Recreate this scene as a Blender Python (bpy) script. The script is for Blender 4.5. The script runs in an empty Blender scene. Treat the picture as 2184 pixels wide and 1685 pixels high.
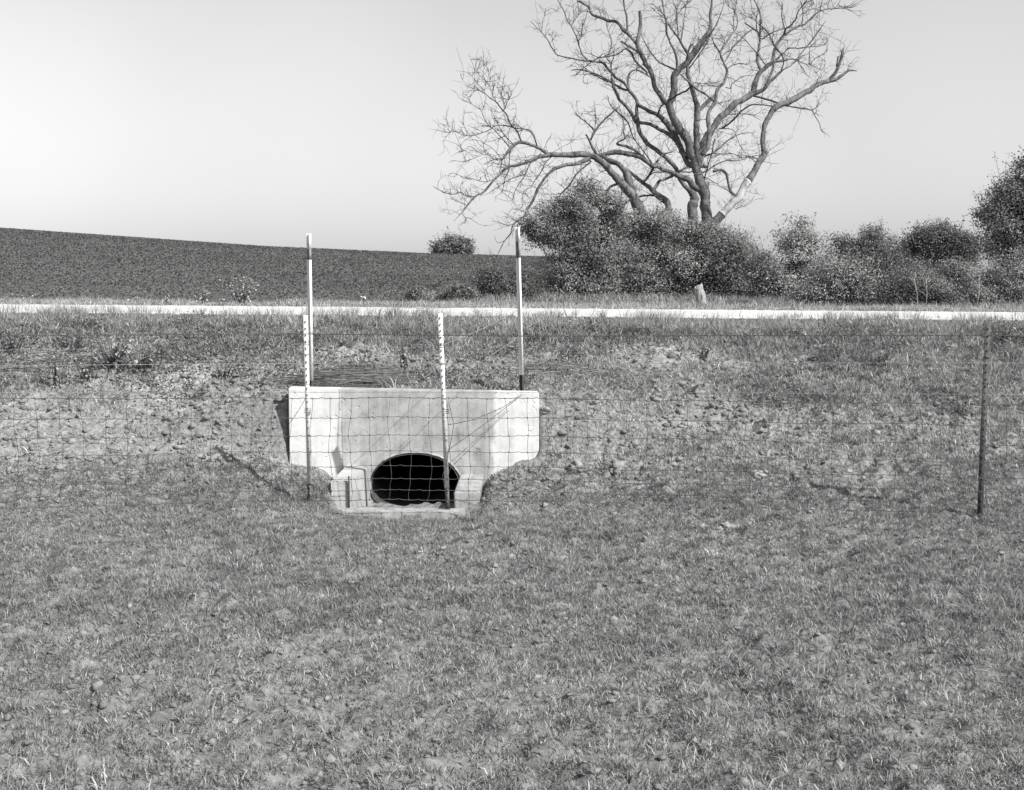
import bpy, math, random
import numpy as np
from mathutils import Vector, geometry

# ------------------------------------------------------------------ camera, sky, sun, exposure
sc = bpy.context.scene
COL = sc.collection
CAMZ = 1.70
FPX, CU, CV, HV = 2636.0, 1092.0, 842.5, 615.0       # focal, centre and horizon in picture units (2184 wide)
PITCH = math.atan((CV - HV) / FPX)
cd = bpy.data.cameras.new('camera'); cam = bpy.data.objects.new('camera', cd); COL.objects.link(cam)
cam.location = (0, 0, CAMZ); cam.rotation_euler = (math.pi/2 - PITCH, 0, 0)
cd.sensor_width = 36; cd.lens = FPX / 2184 * 36; cd.clip_start = .05; cd.clip_end = 3000
sc.camera = cam

SUN_EL, SUN_AZ = math.radians(43.5), math.radians(130)  # azimuth clockwise from +Y: behind the camera, to its right
wd = bpy.data.worlds.new('World'); sc.world = wd; wd.use_nodes = True
nt = wd.node_tree; nt.nodes.clear()
sky = nt.nodes.new('ShaderNodeTexSky'); sky.sky_type = 'NISHITA'; sky.sun_disc = False
sky.sun_elevation = SUN_EL; sky.sun_rotation = SUN_AZ; sky.air_density = 2.4; sky.dust_density = .7; sky.altitude = 200
sep = nt.nodes.new('ShaderNodeSeparateColor')          # black-and-white film behind a yellow filter: one grey value
mixg = nt.nodes.new('ShaderNodeMath'); mixg.operation = 'MULTIPLY_ADD'; mixg.inputs[1].default_value = 1.0
mg2 = nt.nodes.new('ShaderNodeMath'); mg2.operation = 'MULTIPLY'; mg2.inputs[1].default_value = .0
tcw = nt.nodes.new('ShaderNodeTexCoord'); nzw = nt.nodes.new('ShaderNodeTexNoise')
nzw.inputs['Scale'].default_value = 2.2; nzw.inputs['Detail'].default_value = 3
mrw = nt.nodes.new('ShaderNodeMapRange'); mrw.inputs['From Min'].default_value = .35; mrw.inputs['From Max'].default_value = .65
mrw.inputs['To Min'].default_value = .97; mrw.inputs['To Max'].default_value = 1.08
mul = nt.nodes.new('ShaderNodeMath'); mul.operation = 'MULTIPLY'
bg = nt.nodes.new('ShaderNodeBackground'); bg.inputs['Strength'].default_value = .090
wo = nt.nodes.new('ShaderNodeOutputWorld')
L = nt.links.new
L(sky.outputs[0], sep.inputs[0]); L(sep.outputs[1], mixg.inputs[0]); L(sep.outputs[1], mg2.inputs[0]); L(mg2.outputs[0], mixg.inputs[2])
L(tcw.outputs['Generated'], nzw.inputs['Vector']); L(nzw.outputs['Fac'], mrw.inputs['Value'])
L(mixg.outputs[0], mul.inputs[0]); L(mrw.outputs[0], mul.inputs[1]); L(mul.outputs[0], bg.inputs['Color']); L(bg.outputs[0], wo.inputs[0])

sd = bpy.data.lights.new('sun', 'SUN'); sd.energy = 4.8; sd.angle = math.radians(.5); sd.color = (1, .995, .98)
sun = bpy.data.objects.new('sun', sd); COL.objects.link(sun)
SD = Vector((math.sin(SUN_AZ)*math.cos(SUN_EL), math.cos(SUN_AZ)*math.cos(SUN_EL), math.sin(SUN_EL)))
sun.rotation_euler = SD.to_track_quat('Z', 'Y').to_euler(); sun.location = (20, -20, 30)
sc.view_settings.view_transform = 'Standard'; sc.view_settings.look = 'None'
sc.view_settings.exposure = .5; sc.view_settings.gamma = 1
sc.cycles.max_bounces = 6; sc.cycles.diffuse_bounces = 3; sc.cycles.transmission_bounces = 3

rng = np.random.default_rng(7); random.seed(7)

# ------------------------------------------------------------------ helpers
def P(u, v, Y):
    """the point at distance Y from the camera plane seen at picture position u, v"""
    a, b = CV - v, FPX
    dy = b*math.cos(PITCH) + a*math.sin(PITCH); dz = a*math.cos(PITCH) - b*math.sin(PITCH)
    return Vector(((u-CU)/dy*Y, Y, CAMZ + dz/dy*Y))

def tag(o, label=None, cat=None, group=None, kind=None):
    if label: o['label'] = label
    if cat: o['category'] = cat
    if group: o['group'] = group
    if kind: o['kind'] = kind
    return o

def empty(name, loc, label, cat, group=None):
    o = bpy.data.objects.new(name, None); COL.objects.link(o); o.location = loc; o.empty_display_size = .1
    return tag(o, label, cat, group)

def mk(name, V, quads=None, tris=None, mat=None, parent=None, attr=None, smooth=False, polys=None):
    """one mesh object from arrays (world coordinates; moved into the parent's frame)"""
    V = np.asarray(V, dtype=np.float32).reshape(-1, 3)
    if parent is not None: V = V - np.array(parent.location, dtype=np.float32)
    me = bpy.data.meshes.new(name)
    ls, ln = [], []
    if polys is not None:
        me.from_pydata([tuple(p) for p in V.tolist()], [], polys)
    else:
        if quads is not None and len(quads): q = np.asarray(quads, dtype=np.int32).reshape(-1, 4); ls.append(q.ravel()); ln.append(np.full(len(q), 4))
        if tris is not None and len(tris): t = np.asarray(tris, dtype=np.int32).reshape(-1, 3); ls.append(t.ravel()); ln.append(np.full(len(t), 3))
        lv = np.concatenate(ls); lt = np.concatenate(ln).astype(np.int32)
        me.vertices.add(len(V)); me.vertices.foreach_set('co', V.ravel())
        me.loops.add(len(lv)); me.loops.foreach_set('vertex_index', lv.astype(np.int32))
        me.polygons.add(len(lt)); st = np.zeros(len(lt), np.int32); st[1:] = np.cumsum(lt)[:-1]
        me.polygons.foreach_set('loop_start', st)
        if smooth: me.polygons.foreach_set('use_smooth', np.ones(len(lt), bool))
        me.update(calc_edges=True)
    if smooth and polys is not None:
        for p in me.polygons: p.use_smooth = True
    if attr is not None:
        a = me.attributes.new('tone', 'FLOAT', 'POINT'); a.data.foreach_set('value', np.asarray(attr, dtype=np.float32))
    o = bpy.data.objects.new(name, me); COL.objects.link(o)
    if mat: me.materials.append(mat)
    if parent is not None: o.parent = parent
    return o

def tubes(paths, sides=6, cap=True):
    """paths: list of (points Nx3, radii N) -> verts, quads, tris"""
    Vs, Q, T = [], [], []; base = 0
    ang = np.arange(sides)/sides*2*np.pi
    ca, sa = np.cos(ang), np.sin(ang)
    for pts, rad in paths:
        p = np.asarray(pts, float); r = np.asarray(rad, float); n = len(p)
        t = np.gradient(p, axis=0); t /= np.linalg.norm(t, axis=1)[:, None] + 1e-9
        ref = np.array([0, 0, 1.]) if abs(t[:, 2].mean()) < .8 else np.array([0, 1., 0])
        u = np.cross(t, ref); u /= np.linalg.norm(u, axis=1)[:, None] + 1e-9
        w = np.cross(t, u)
        ring = p[:, None, :] + r[:, None, None]*(ca[None, :, None]*u[:, None, :] + sa[None, :, None]*w[:, None, :])
        Vs.append(ring.reshape(-1, 3))
        i = np.arange(n-1)[:, None]*sides; j = np.arange(sides)[None, :]; j2 = (j+1) % sides
        Q.append((base + np.stack([i+j, i+j2, i+sides+j2, i+sides+j], -1)).reshape(-1, 4))
        nv = n*sides
        if cap:
            Vs.append(p[[0, -1]]); c0, c1 = base+nv, base+nv+1
            j = np.arange(sides); j2 = (j+1) % sides
            T.append(np.stack([np.full(sides, c0), base+j2, base+j], -1))
            T.append(np.stack([np.full(sides, c1), base+nv-sides+j, base+nv-sides+j2], -1)); nv += 2
        base += nv
    return np.concatenate(Vs), np.concatenate(Q), (np.concatenate(T) if T else None)

def box(c, s, R=None):
    """verts and quads of a box; c centre, s full size, R optional 3x3"""
    v = np.array([[x, y, z] for x in (-.5, .5) for y in (-.5, .5) for z in (-.5, .5)])*np.array(s)
    if R is not None: v = v @ np.array(R).T
    return v + np.array(c), [[0, 1, 3, 2], [4, 6, 7, 5], [0, 4, 5, 1], [2, 3, 7, 6], [0, 2, 6, 4], [1, 5, 7, 3]]

def join(parts):
    V, Q, n = [], [], 0
    for v, q in parts: V.append(np.asarray(v)); Q.append(np.asarray(q)+n); n += len(v)
    return np.concatenate(V), np.concatenate(Q)

def hsh(ix, iy, seed):
    h = (ix.astype(np.int64)*374761393 + iy.astype(np.int64)*668265263 + seed*1442695041) & 0xffffffff
    h = ((h ^ (h >> 13))*1274126177) & 0xffffffff
    return ((h ^ (h >> 16)) & 0xffff)/65535.
def vn(x, y, s, seed=0):
    x = np.asarray(x, float)/s; y = np.asarray(y, float)/s
    ix, iy = np.floor(x), np.floor(y); fx, fy = x-ix, y-iy
    fx = fx*fx*(3-2*fx); fy = fy*fy*(3-2*fy)
    a, b, c, d = hsh(ix, iy, seed), hsh(ix+1, iy, seed), hsh(ix, iy+1, seed), hsh(ix+1, iy+1, seed)
    return (a*(1-fx)+b*fx)*(1-fy) + (c*(1-fx)+d*fx)*fy
def fbm(x, y, s, seed=0, o=3):
    r, a, t = 0, 1., 0
    for k in range(o):
        r = r + a*vn(x+17.3*k, y-9.1*k, s/2**k, seed+k); t += a; a *= .5
    return r/t
def ss(a, b, x):
    t = np.clip((x-a)/(b-a), 0, 1); return t*t*(3-2*t)
def cells(x, y, s, seed=0):
    """rounded clods: distance to the nearest of jittered points, 0..1"""
    x = np.asarray(x, float)/s; y = np.asarray(y, float)/s; ix, iy = np.floor(x), np.floor(y)
    best = np.full(x.shape, 9.); hh = np.zeros(x.shape)
    for dx in (-1, 0, 1):
        for dy in (-1, 0, 1):
            jx, jy = ix+dx, iy+dy
            px = jx+hsh(jx, jy, seed); py = jy+hsh(jx, jy, seed+5)
            d = (px-x)**2+(py-y)**2; m = d < best
            best = np.where(m, d, best); hh = np.where(m, hsh(jx, jy, seed+9), hh)
    return np.clip(1-best*1.6, 0, 1), hh

# ------------------------------------------------------------------ materials
def mat(name, val, rough=.9, var=.25, scale=8., bump=0., bscale=40., metal=0., attr=False, transl=0., spec=.2, stretch=None, detail=4., lo=None):
    m = bpy.data.materials.new(name); m.use_nodes = True; n = m.node_tree.nodes; k = m.node_tree.links.new
    b = n['Principled BSDF']; b.inputs['Roughness'].default_value = rough; b.inputs['Metallic'].default_value = metal
    b.inputs['Specular IOR Level'].default_value = spec
    tc = n.new('ShaderNodeTexCoord'); src = tc.outputs['Object']
    if stretch:
        mp = n.new('ShaderNodeMapping'); mp.inputs['Scale'].default_value = stretch; k(src, mp.inputs['Vector']); src = mp.outputs[0]
    nz = n.new('ShaderNodeTexNoise'); nz.inputs['Scale'].default_value = scale; nz.inputs['Detail'].default_value = detail; nz.inputs['Roughness'].default_value = .65
    k(src, nz.inputs['Vector'])
    mr = n.new('ShaderNodeMapRange'); mr.inputs['From Min'].default_value = .3; mr.inputs['From Max'].default_value = .7
    mr.inputs['To Min'].default_value = val*(1-var) if lo is None else lo; mr.inputs['To Max'].default_value = val*(1+var)
    k(nz.outputs['Fac'], mr.inputs['Value']); out = mr.outputs[0]
    if attr:
        a = n.new('ShaderNodeAttribute'); a.attribute_name = 'tone'
        mm = n.new('ShaderNodeMath'); mm.operation = 'MULTIPLY'; k(out, mm.inputs[0]); k(a.outputs['Fac'], mm.inputs[1]); out = mm.outputs[0]
    cc = n.new('ShaderNodeCombineColor')
    for i in range(3): k(out, cc.inputs[i])
    k(cc.outputs[0], b.inputs['Base Color'])
    if bump:
        nb = n.new('ShaderNodeTexNoise'); nb.inputs['Scale'].default_value = bscale; nb.inputs['Detail'].default_value = 6; nb.inputs['Roughness'].default_value = .7
        k(src, nb.inputs['Vector']); bp = n.new('ShaderNodeBump'); bp.inputs['Strength'].default_value = 1; bp.inputs['Distance'].default_value = bump
        k(nb.outputs['Fac'], bp.inputs['Height']); k(bp.outputs[0], b.inputs['Normal'])
    if transl:
        tr = n.new('ShaderNodeBsdfTranslucent'); k(cc.outputs[0], tr.inputs[0]); mx = n.new('ShaderNodeMixShader'); mx.inputs[0].default_value = transl
        k(b.outputs[0], mx.inputs[1]); k(tr.outputs[0], mx.inputs[2]); k(mx.outputs[0], n['Material Output'].inputs[0])
    return m
M = dict(
    soil=mat('soil', .22, var=.5, scale=26, bump=.022, bscale=38, attr=True),
    clod=mat('clod', .23, var=.2, scale=20, bump=.01, bscale=60, attr=True),
    gravel=mat('gravel', .56, var=.28, scale=14, bump=.012, bscale=70),
    grass=mat('grass', .265, var=.15, scale=3, attr=True, transl=.25, rough=.55, spec=.35),
    leaf=mat('leaf', .245, var=.15, scale=1.5, attr=True, transl=.2, rough=.75, spec=.2),
    straw=mat('straw', .30, var=.3, scale=10, attr=True),
    bark=mat('bark', .135, var=.75, scale=9, bump=.03, bscale=16, stretch=(1, 1, .3), detail=8),
    twig=mat('twig', .07, var=.3, scale=6),
    bare=mat('bare_wood', .46, var=.3, lo=.16, scale=5, bump=.004, bscale=30, stretch=(1, 1, .3)),
    stump=mat('stump_wood', .33, var=.5, scale=10, bump=.01, bscale=30),
    white=mat('white_paint', .68, var=.1, scale=30, rough=.5, spec=.4),
    black=mat('black_paint', .03, var=.3, scale=30, rough=.5, spec=.4),
    greyp=mat('grey_paint', .2, var=.3, scale=30, rough=.6),
    rust=mat('weathered_steel', .07, var=.4, scale=30, rough=.7),
    wire=mat('galvanised_wire', .10, var=.3, scale=20, rough=.5, metal=.3),
    wirel=mat('bright_wire', .3, var=.2, scale=20, rough=.45, metal=.3),
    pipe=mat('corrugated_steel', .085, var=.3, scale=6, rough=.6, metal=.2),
)
def concrete():
    m = bpy.data.materials.new('concrete'); m.use_nodes = True; n = m.node_tree.nodes; k = m.node_tree.links.new
    b = n['Principled BSDF']; b.inputs['Roughness'].default_value = .9; b.inputs['Specular IOR Level'].default_value = .2
    tc = n.new('ShaderNodeTexCoord')
    def noise(scale, st=None, det=5):
        s = tc.outputs['Object']
        if st: mp = n.new('ShaderNodeMapping'); mp.inputs['Scale'].default_value = st; k(s, mp.inputs['Vector']); s = mp.outputs[0]
        z = n.new('ShaderNodeTexNoise'); z.inputs['Scale'].default_value = scale; z.inputs['Detail'].default_value = det; z.inputs['Roughness'].default_value = .65
        k(s, z.inputs['Vector']); return z.outputs['Fac']
    def rngn(src, a, b_, c, d):
        r = n.new('ShaderNodeMapRange'); r.inputs['From Min'].default_value = a; r.inputs['From Max'].default_value = b_
        r.inputs['To Min'].default_value = c; r.inputs['To Max'].default_value = d; k(src, r.inputs['Value']); return r.outputs[0]
    def m2(op, x, y):
        r = n.new('ShaderNodeMath'); r.operation = op
        for i, q in enumerate((x, y)):
            if isinstance(q, (int, float)): r.inputs[i].default_value = q
            else: k(q, r.inputs[i])
        return r.outputs[0]
    sx = n.new('ShaderNodeSeparateXYZ'); k(tc.outputs['Object'], sx.inputs[0]); X, Z = sx.outputs[0], sx.outputs[2]
    wob = rngn(noise(5), .3, .7, -.035, .035); Xw = m2('ADD', X, wob)
    # the middle shutter panel dried darker than the two outer ones
    band = m2('MULTIPLY', rngn(Xw, -.66, -.60, 0, 1), rngn(Xw, .66, .70, 1, 0))
    b2 = rngn(Xw, -.52, -.42, 0, 1)
    inner = m2('MULTIPLY', b2, band)
    streak = rngn(noise(4.5, (5, 1, .25)), .35, .7, 0, 1)
    blot = rngn(noise(6), .35, .65, 0, 1)
    dark = m2('ADD', m2('MULTIPLY', band, .20), m2('MULTIPLY', inner, .06))
    dark = m2('ADD', dark, m2('MULTIPLY', m2('MULTIPLY', streak, blot), .17))
    dark = m2('ADD', dark, m2('MULTIPLY', blot, .08))
    # form seam
    seam = m2('MULTIPLY', rngn(m2('ABSOLUTE', m2('ADD', m2('ADD', X, .612), m2('MULTIPLY', wob, .12)), 0), .003, .007, 1, 0), .16)
    fine = rngn(noise(90), .3, .7, -.03, .03)
    col = m2('ADD', m2('SUBTRACT', m2('SUBTRACT', .68, dark), seam), fine)
    cc = n.new('ShaderNodeCombineColor')
    for i in range(3): k(col, cc.inputs[i])
    k(cc.outputs[0], b.inputs['Base Color'])
    pit = rngn(noise(19, None, 2), .27, .33, 0, 1)
    h = m2('ADD', m2('MULTIPLY', pit, .005), m2('MULTIPLY', noise(70), .0025))
    bp = n.new('ShaderNodeBump'); bp.inputs['Strength'].default_value = 1; bp.inputs['Distance'].default_value = 1
    k(h, bp.inputs['Height']); k(bp.outputs[0], b.inputs['Normal'])
    return m
M['concrete'] = concrete()

# ------------------------------------------------------------------ terrain
HX = -.83                                    # middle of the culvert
CX = np.array([-300, -120, -58, -28, -9.7, 4, 40, 90, 300.]); CZ = np.array([12, 10.6, 8.35, 6.3, 5.5, 5.15, 3.35, 3.0, 2.5])
def slope_z(x, y):                           # the road falls slightly to the right
    return -.0078*x
def hbase(x, y):
    x = np.asarray(x, float); y = np.asarray(y, float)
    bank = np.interp(y, [9.2, 9.8, 13.6, 14.9], [0, .09, 1.18, 1.355])
    bank = bank + .10*(fbm(x, y, 1.3, 3)-.5)*ss(9.5, 10.5, y)*(1-ss(14.2, 15, y))
    bank = bank + .10*ss(-1.8, -3.6, x)*ss(8.5, 10.5, y)*(1-ss(12.5, 14.5, y)) + .03*ss(1, 5, x)*ss(8, 9.5, y)*(1-ss(10, 12, y))
    # fill behind the headwall
    ax_ = np.abs(x-HX)
    fill = np.where((x > HX) & (ax_ >= 1.075), (1-ss(1.2, 2.3, ax_))*ss(10.38, 10.75, y), 0.)
    fill = np.where((x > HX) & (ax_ >= 1.075), fill, np.where(ax_ < 1.075, ss(10.55, 10.66, y), np.where(y > 10.6, 1-ss(1.25, 2.4, ax_), ss(1.04, 1.10, ax_)*(1-ss(1.25, 2.4, ax_)))*ss(10.36, 10.6, y)))
    bank = bank + fill*np.maximum(0, .77+.10*(y-10.7)-bank)*(1-ss(11.5, 14.5, y))
    # channel in front of it
    ch = np.interp(np.abs(x-HX), [.40, .58, .66, .95, 1.2], [1, .8, .40, .2, 0])*ss(8.4, 9.7, y)*(1-ss(10.50, 10.56, y))
    bank = bank*(1-ch) + (-.14)*ch
    road = 1.35 + .03*(1-((y-17.6)/2.6)**2)
    z = np.where(y < 15.0, bank, np.where(y < 20.2, road, 1.36))
    z = z + slope_z(x, y)*ss(12, 15, y)*(1-ss(24, 40, y))
    far = ss(22, 25, y)
    zc = np.interp(x*140/np.maximum(y, 30), CX, CZ)
    t = np.clip((y-26)/114., 0, 1); f = 1-(1-t)**1.15
    z = z - .08*ss(20.5, 22.5, y)*(1-ss(24.5, 28, y))
    z = z + (zc-1.37)*f*far
    z = z - np.clip(y-140, 0, 400)*.02
    return z
def bare_mask(x, y):
    """0 grassy .. 1 bare soil"""
    m = fbm(x, y, .8, 31, 3)
    up = ss(10.2, 11, y)
    b = .42 + (m-.5)*(.6+1.2*up)
    e = lambda cx, cy, rx, ry: np.exp(-(((x-cx)/rx)**2+((y-cy)/ry)**2))
    b = b + .9*e(-2.6, 11.6, .9, .8) + .8*e(-3.6, 10.8, 1.8, .8) + .7*e(-.6, 12.4, .8, .5) + .5*e(1.3, 11.2, 1.1, .35) + .5*e(2.4, 12.6, 1, .4) + .35*e(.9, 9.9, 1.6, .5)
    b = b - .9*ss(12.9, 14.0, y) - .5*e(-4.6, 12.6, 1.0, .6) - .3*ss(1.5, 3.5, x)*up
    b = b - .12*ss(-1, 3, x)*(1-up) + .12*ss(-1.5, -4, x)*ss(6, 9, y)*(1-up)
    return np.clip(b, 0, 1)
def hgt(x, y):
    x = np.asarray(x, float); y = np.asarray(y, float)
    z = hbase(x, y)
    near = 1-ss(14.4, 15, y)
    c1, h1 = cells(x, y, .13, 1); c2, h2 = cells(x+.03*vn(x, y, .05, 8), y, .06, 2)
    rough = (.6+.4*ss(.3, .8, fbm(x, y, 1.1, 12)))
    z = z + near*rough*(.022*c1*(h1 > .5)*h1 + .022*c2*h2 + .17*(fbm(x, y, .15, 90, 4)-.5) + .05*np.abs(fbm(x, y, .085, 95, 2)-.5)) + near*.035*(fbm(x, y, .7, 21)-.5)
    bb = ss(10.6, 12, y)*near*bare_mask(x, y)
    c3, h3 = cells(x, y, .33, 4)
    z = z + bb*(.015*c3*h3**2+.10*(fbm(x, y, .28, 97, 3)-.5))
    rd = ss(15, 15.2, y)*(1-ss(20., 20.2, y))
    z = z + rd*.008*vn(x, y, .12, 5)
    return z

def axis(segs):
    out = []
    for a, b, n, geo in segs:
        if geo: out.append(a + (b-a)*((np.exp(np.linspace(0, 1, n, endpoint=False)*3.6)-1)/(math.e**3.6-1)))
        else: out.append(np.linspace(a, b, n, endpoint=False))
    return np.concatenate(out)
xp = axis([(6.6, 420, 64, True)])
xs = np.concatenate([-xp[::-1], np.linspace(-6.6, 6.6, 560)[1:-1], xp])
ys = np.concatenate([np.linspace(-40, 3.4, 24, endpoint=False), np.linspace(3.4, 10.4, 330, endpoint=False), np.linspace(10.4, 15, 150, endpoint=False),
                     np.linspace(15, 26, 80, endpoint=False), axis([(26, 620, 110, True)]), [620.]])
GX, GY = np.meshgrid(xs, ys); GZ = hgt(GX, GY)
nx, ny = len(xs), len(ys)
i = (np.arange(ny-1)[:, None]*nx + np.arange(nx-1)[None, :])
Q = np.stack([i, i+1, i+nx+1, i+nx], -1).reshape(-1, 4)
bm_ = bare_mask(GX, GY)
qx = GX.ravel()[Q].mean(1); qy = GY.ravel()[Q].mean(1)
Q = Q[~((np.abs(qx-HX) < .47) & (qy > 10.44) & (qy < 10.655))]        # the pipe passes through the bank here
tone = .9 + .35*(fbm(GX, GY, .3, 40)-.5) + .15*bm_
tone *= 1-.2*ss(10.5, 12, GY)*(1-bm_)+.38*ss(10.6, 12, GY)*bm_*ss(.35, .6, fbm(GX, GY, .45, 42))+.12*ss(9.3, 10.3, GY)*(1-ss(11, 12, GY))
tone = np.where(GY > 24.5, .42+.08*fbm(GX, GY, 3., 50), tone)
ground = mk('ground', np.stack([GX, GY, GZ], -1), Q, None, M['soil'], attr=tone.ravel(), smooth=True)
tag(ground, kind='structure')
# gravel road: a crowned sheet a few millimetres above the ground sheet
rx = np.linspace(-60, 60, 1600); ry = np.linspace(15.02, 20.15, 60)
RX, RY = np.meshgrid(rx, ry); RY = RY + np.where((RY < 15.1) | (RY > 20.05), 1, 0)*.2*(vn(RX, RY*0, .4, 2)-.5)
RZ = hgt(RX, RY) + .008 + .018*fbm(RX, RY, .12, 9)
RZ[0] -= .03; RZ[-1] -= .03
i = (np.arange(len(ry)-1)[:, None]*len(rx) + np.arange(len(rx)-1)[None, :])
road = mk('road', np.stack([RX, RY, RZ], -1), np.stack([i, i+1, i+len(rx)+1, i+len(rx)], -1).reshape(-1, 4), None, M['gravel'], smooth=True)
tag(road, kind='structure')

# ------------------------------------------------------------------ blades, leaves
def blades(B, H, W, lean, az, tone):
    """B base Nx3; blades bend towards az by lean (fraction of height)"""
    n = len(B); d = np.stack([np.cos(az), np.sin(az), np.zeros(n)], -1)
    fa = rng.uniform(0, 2*np.pi, n); s = np.stack([np.cos(fa), np.sin(fa), np.zeros(n)], -1)*W[:, None]*.5
    up = np.array([0, 0, 1.])
    m = B + d*(H*lean*.35)[:, None] + up*(H*.58)[:, None]
    t = B + d*(H*lean)[:, None] + up*(H*np.sqrt(np.clip(1-.45*lean**2, .12, 1)))[:, None]
    V = np.stack([B-s, B+s, m+s*.85, m-s*.85, t], 1).reshape(-1, 3)
    k = np.arange(n)[:, None]*5
    return V, k+np.array([[0, 1, 2, 3]]), k+np.array([[3, 2, 4]]), np.repeat(tone, 5)
def cat_blades(lst):
    V, Q_, T_, A = [], [], [], []; n = 0
    for v, q, t, a in lst: V.append(v); Q_.append(q+n); T_.append(t+n); A.append(a); n += len(v)
    return np.concatenate(V), np.concatenate(Q_), np.concatenate(T_), np.concatenate(A)
def free(x, y):
    """false inside the concrete work and on the open road"""
    a = (np.abs(x-HX) < 1.12) & (y > 10.36) & (y < 10.68)
    b = (np.abs(x-(-.865)) < .60) & (y > 9.72) & (y < 10.45)
    return ~(a | b)
def tufts(n, ylo, yhi, per, spread, hfun, wid, mask, margin=.5, leanr=(.1, .9), tr=(.6, 1.5), dry=.1):
    Y = np.sqrt(rng.uniform((ylo+margin)**2, (yhi+margin)**2, n))-margin
    X = rng.uniform(-1, 1, n)*(.44*Y+margin+1.4)
    k = (rng.uniform(0, 1, n) < mask(X, Y)) & free(X, Y); X, Y = X[k], Y[k]
    hh = hfun(X, Y); tt = rng.uniform(*tr, len(X))*(.78+.44*fbm(X, Y, .55, 101))
    rep = rng.poisson(per, len(X))+1
    ox, oy = np.repeat(X, rep), np.repeat(Y, rep); N = len(ox)
    a0 = rng.uniform(0, 2*np.pi, N); r0 = rng.uniform(0, 1, N)*spread
    bx, by = ox+np.cos(a0)*r0, oy+np.sin(a0)*r0
    H = np.repeat(hh, rep)*rng.uniform(.45, 1.2, N); W = wid*rng.uniform(.6, 1.3, N)
    z = hgt(bx, by)-.008
    ln = rng.uniform(*leanr, N); T_ = np.repeat(tt, rep)*rng.uniform(.8, 1.2, N)
    T_ = np.where(rng.uniform(0, 1, N) < dry, T_*1.6, T_)
    keep = free(bx, by)
    return [a[keep] if a.ndim else a for a in ()] or blades(np.stack([bx, by, z], -1)[keep], H[keep], W[keep], ln[keep], (a0+rng.normal(0, .5, N))[keep], T_[keep])

fg = tufts(240000, 3.3, 10.2, 3.4, .022, lambda x, y: .026+.038*fbm(x, y, .9, 61), .0042,
           lambda x, y: np.clip(1.2-1.0*bare_mask(x, y), .2, 1)*ss(.22, .58, fbm(x, y, .13, 63)+.08), leanr=(.3, 1.5), tr=(.4, 1.35), dry=.12)
mv = [fg]
mv.append(tufts(1800, 3.3, 10.2, 7, .05, lambda x, y: .06+.03*fbm(x, y, .9, 61), .0045, lambda x, y: 1-bare_mask(x, y)*.8, leanr=(.4, 1.4), tr=(.5, 1.6)))
V, q, t, a = cat_blades(mv)
tag(mk('field_grass', V, q, t, M['grass'], attr=a), 'short young grass sprouting thinly across the cloddy field in front of the fence', 'grass', kind='stuff')
lowsh = lambda y: 1-.72*ss(13.7, 14.3, y)
mv = [tufts(85000, 10.2, 14.95, 4, .03, lambda x, y: (.04+.04*fbm(x, y, .9, 65)+.07*ss(12.5, 13.7, y)*fbm(x, y, .6, 66))*lowsh(y), .006,
            lambda x, y: np.clip(1.15-1.15*bare_mask(x, y), .08, 1), leanr=(.3, 1.4), tr=(.35, 1.7), dry=.15),
      tufts(8800, 12.0, 14.2, 8, .07, lambda x, y: .08+.11*fbm(x, y, .7, 67), .006, lambda x, y: np.clip(1.6*(fbm(x, y, .8, 68)-.42)+.5*ss(12.8, 13.6, y)-.6*bare_mask(x, y), 0, 1)*(1-ss(13.9, 14.2, y)), leanr=(.2, 1.3), tr=(.4, 1.6), dry=.2),
      tufts(1300, 10.6, 13.8, 16, .09, lambda x, y: .12+.1*fbm(x, y, .7, 67), .006, lambda x, y: .25+ss(1, 3, x)*.5-.5*bare_mask(x, y), leanr=(.5, 1.4), tr=(.4, 1.3)),
      tufts(7500, 13.5, 15.4, 5, .04, lambda x, y: .07+.22*fbm(x, y, .35, 67)**2, .005, lambda x, y: ss(.3, .6, fbm(x, y, .3, 77))*(1-ss(14.6, 15.25, y)*.8), leanr=(.1, .9), tr=(.6, 1.5))]
V, q, t, a = cat_blades(mv)
tag(mk('bank_grass', V, q, t, M['grass'], attr=a), 'rough uncut grass on the road bank behind the fence', 'grass', kind='stuff')
# broad-leaved ground cover on the bank
n = 6500
Y = rng.uniform(11.2, 14.0, n); X = rng.uniform(-6.4, 6.6, n)
e = lambda cx, cy, rx, ry: np.exp(-(((X-cx)/rx)**2+((Y-cy)/ry)**2))
pr_ = (.75*e(-4.6, 12.6, 1.3, .8)+.4*e(-2.9, 12.9, .6, .6)+.3*ss(13, 13.7, Y)*(X < -1.5))*ss(.35, .6, fbm(X, Y, .35, 107))+.35*ss(.5, .62, fbm(X, Y, .5, 105))
k = (rng.uniform(0, 1, n) < pr_) & free(X, Y); X, Y = X[k], Y[k]
rep = rng.poisson(16, len(X))+4; hh = np.repeat(.06+.16*fbm(X, Y, .6, 106)**1.5, rep); ox, oy = np.repeat(X, rep)+rng.normal(0, .06, rep.sum()), np.repeat(Y, rep)+rng.normal(0, .06, rep.sum())
WEEDS = (ox, oy, hgt(ox, oy)+hh*rng.uniform(.1, 1, len(ox)), np.repeat(rng.uniform(.35, .95, len(X)), rep)*rng.uniform(.7, 1.3, len(ox)))
mv = [tufts(19000, 20.1, 25.5, 7, .07, lambda x, y: (.07+.22*fbm(x, y, .9, 71)**2)*(.35+.65*ss(20.1, 21, y)), .009, lambda x, y: .9+0*x, leanr=(.1, 1.0), tr=(.7, 2.0)),
      tufts(3500, 24, 29, 7, .1, lambda x, y: .12+.2*fbm(x, y, 1.4, 71), .011, lambda x, y: ss(-3, 1, x), leanr=(.1, 1.0), tr=(.6, 1.6))]
V, q, t, a = cat_blades(mv)
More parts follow.
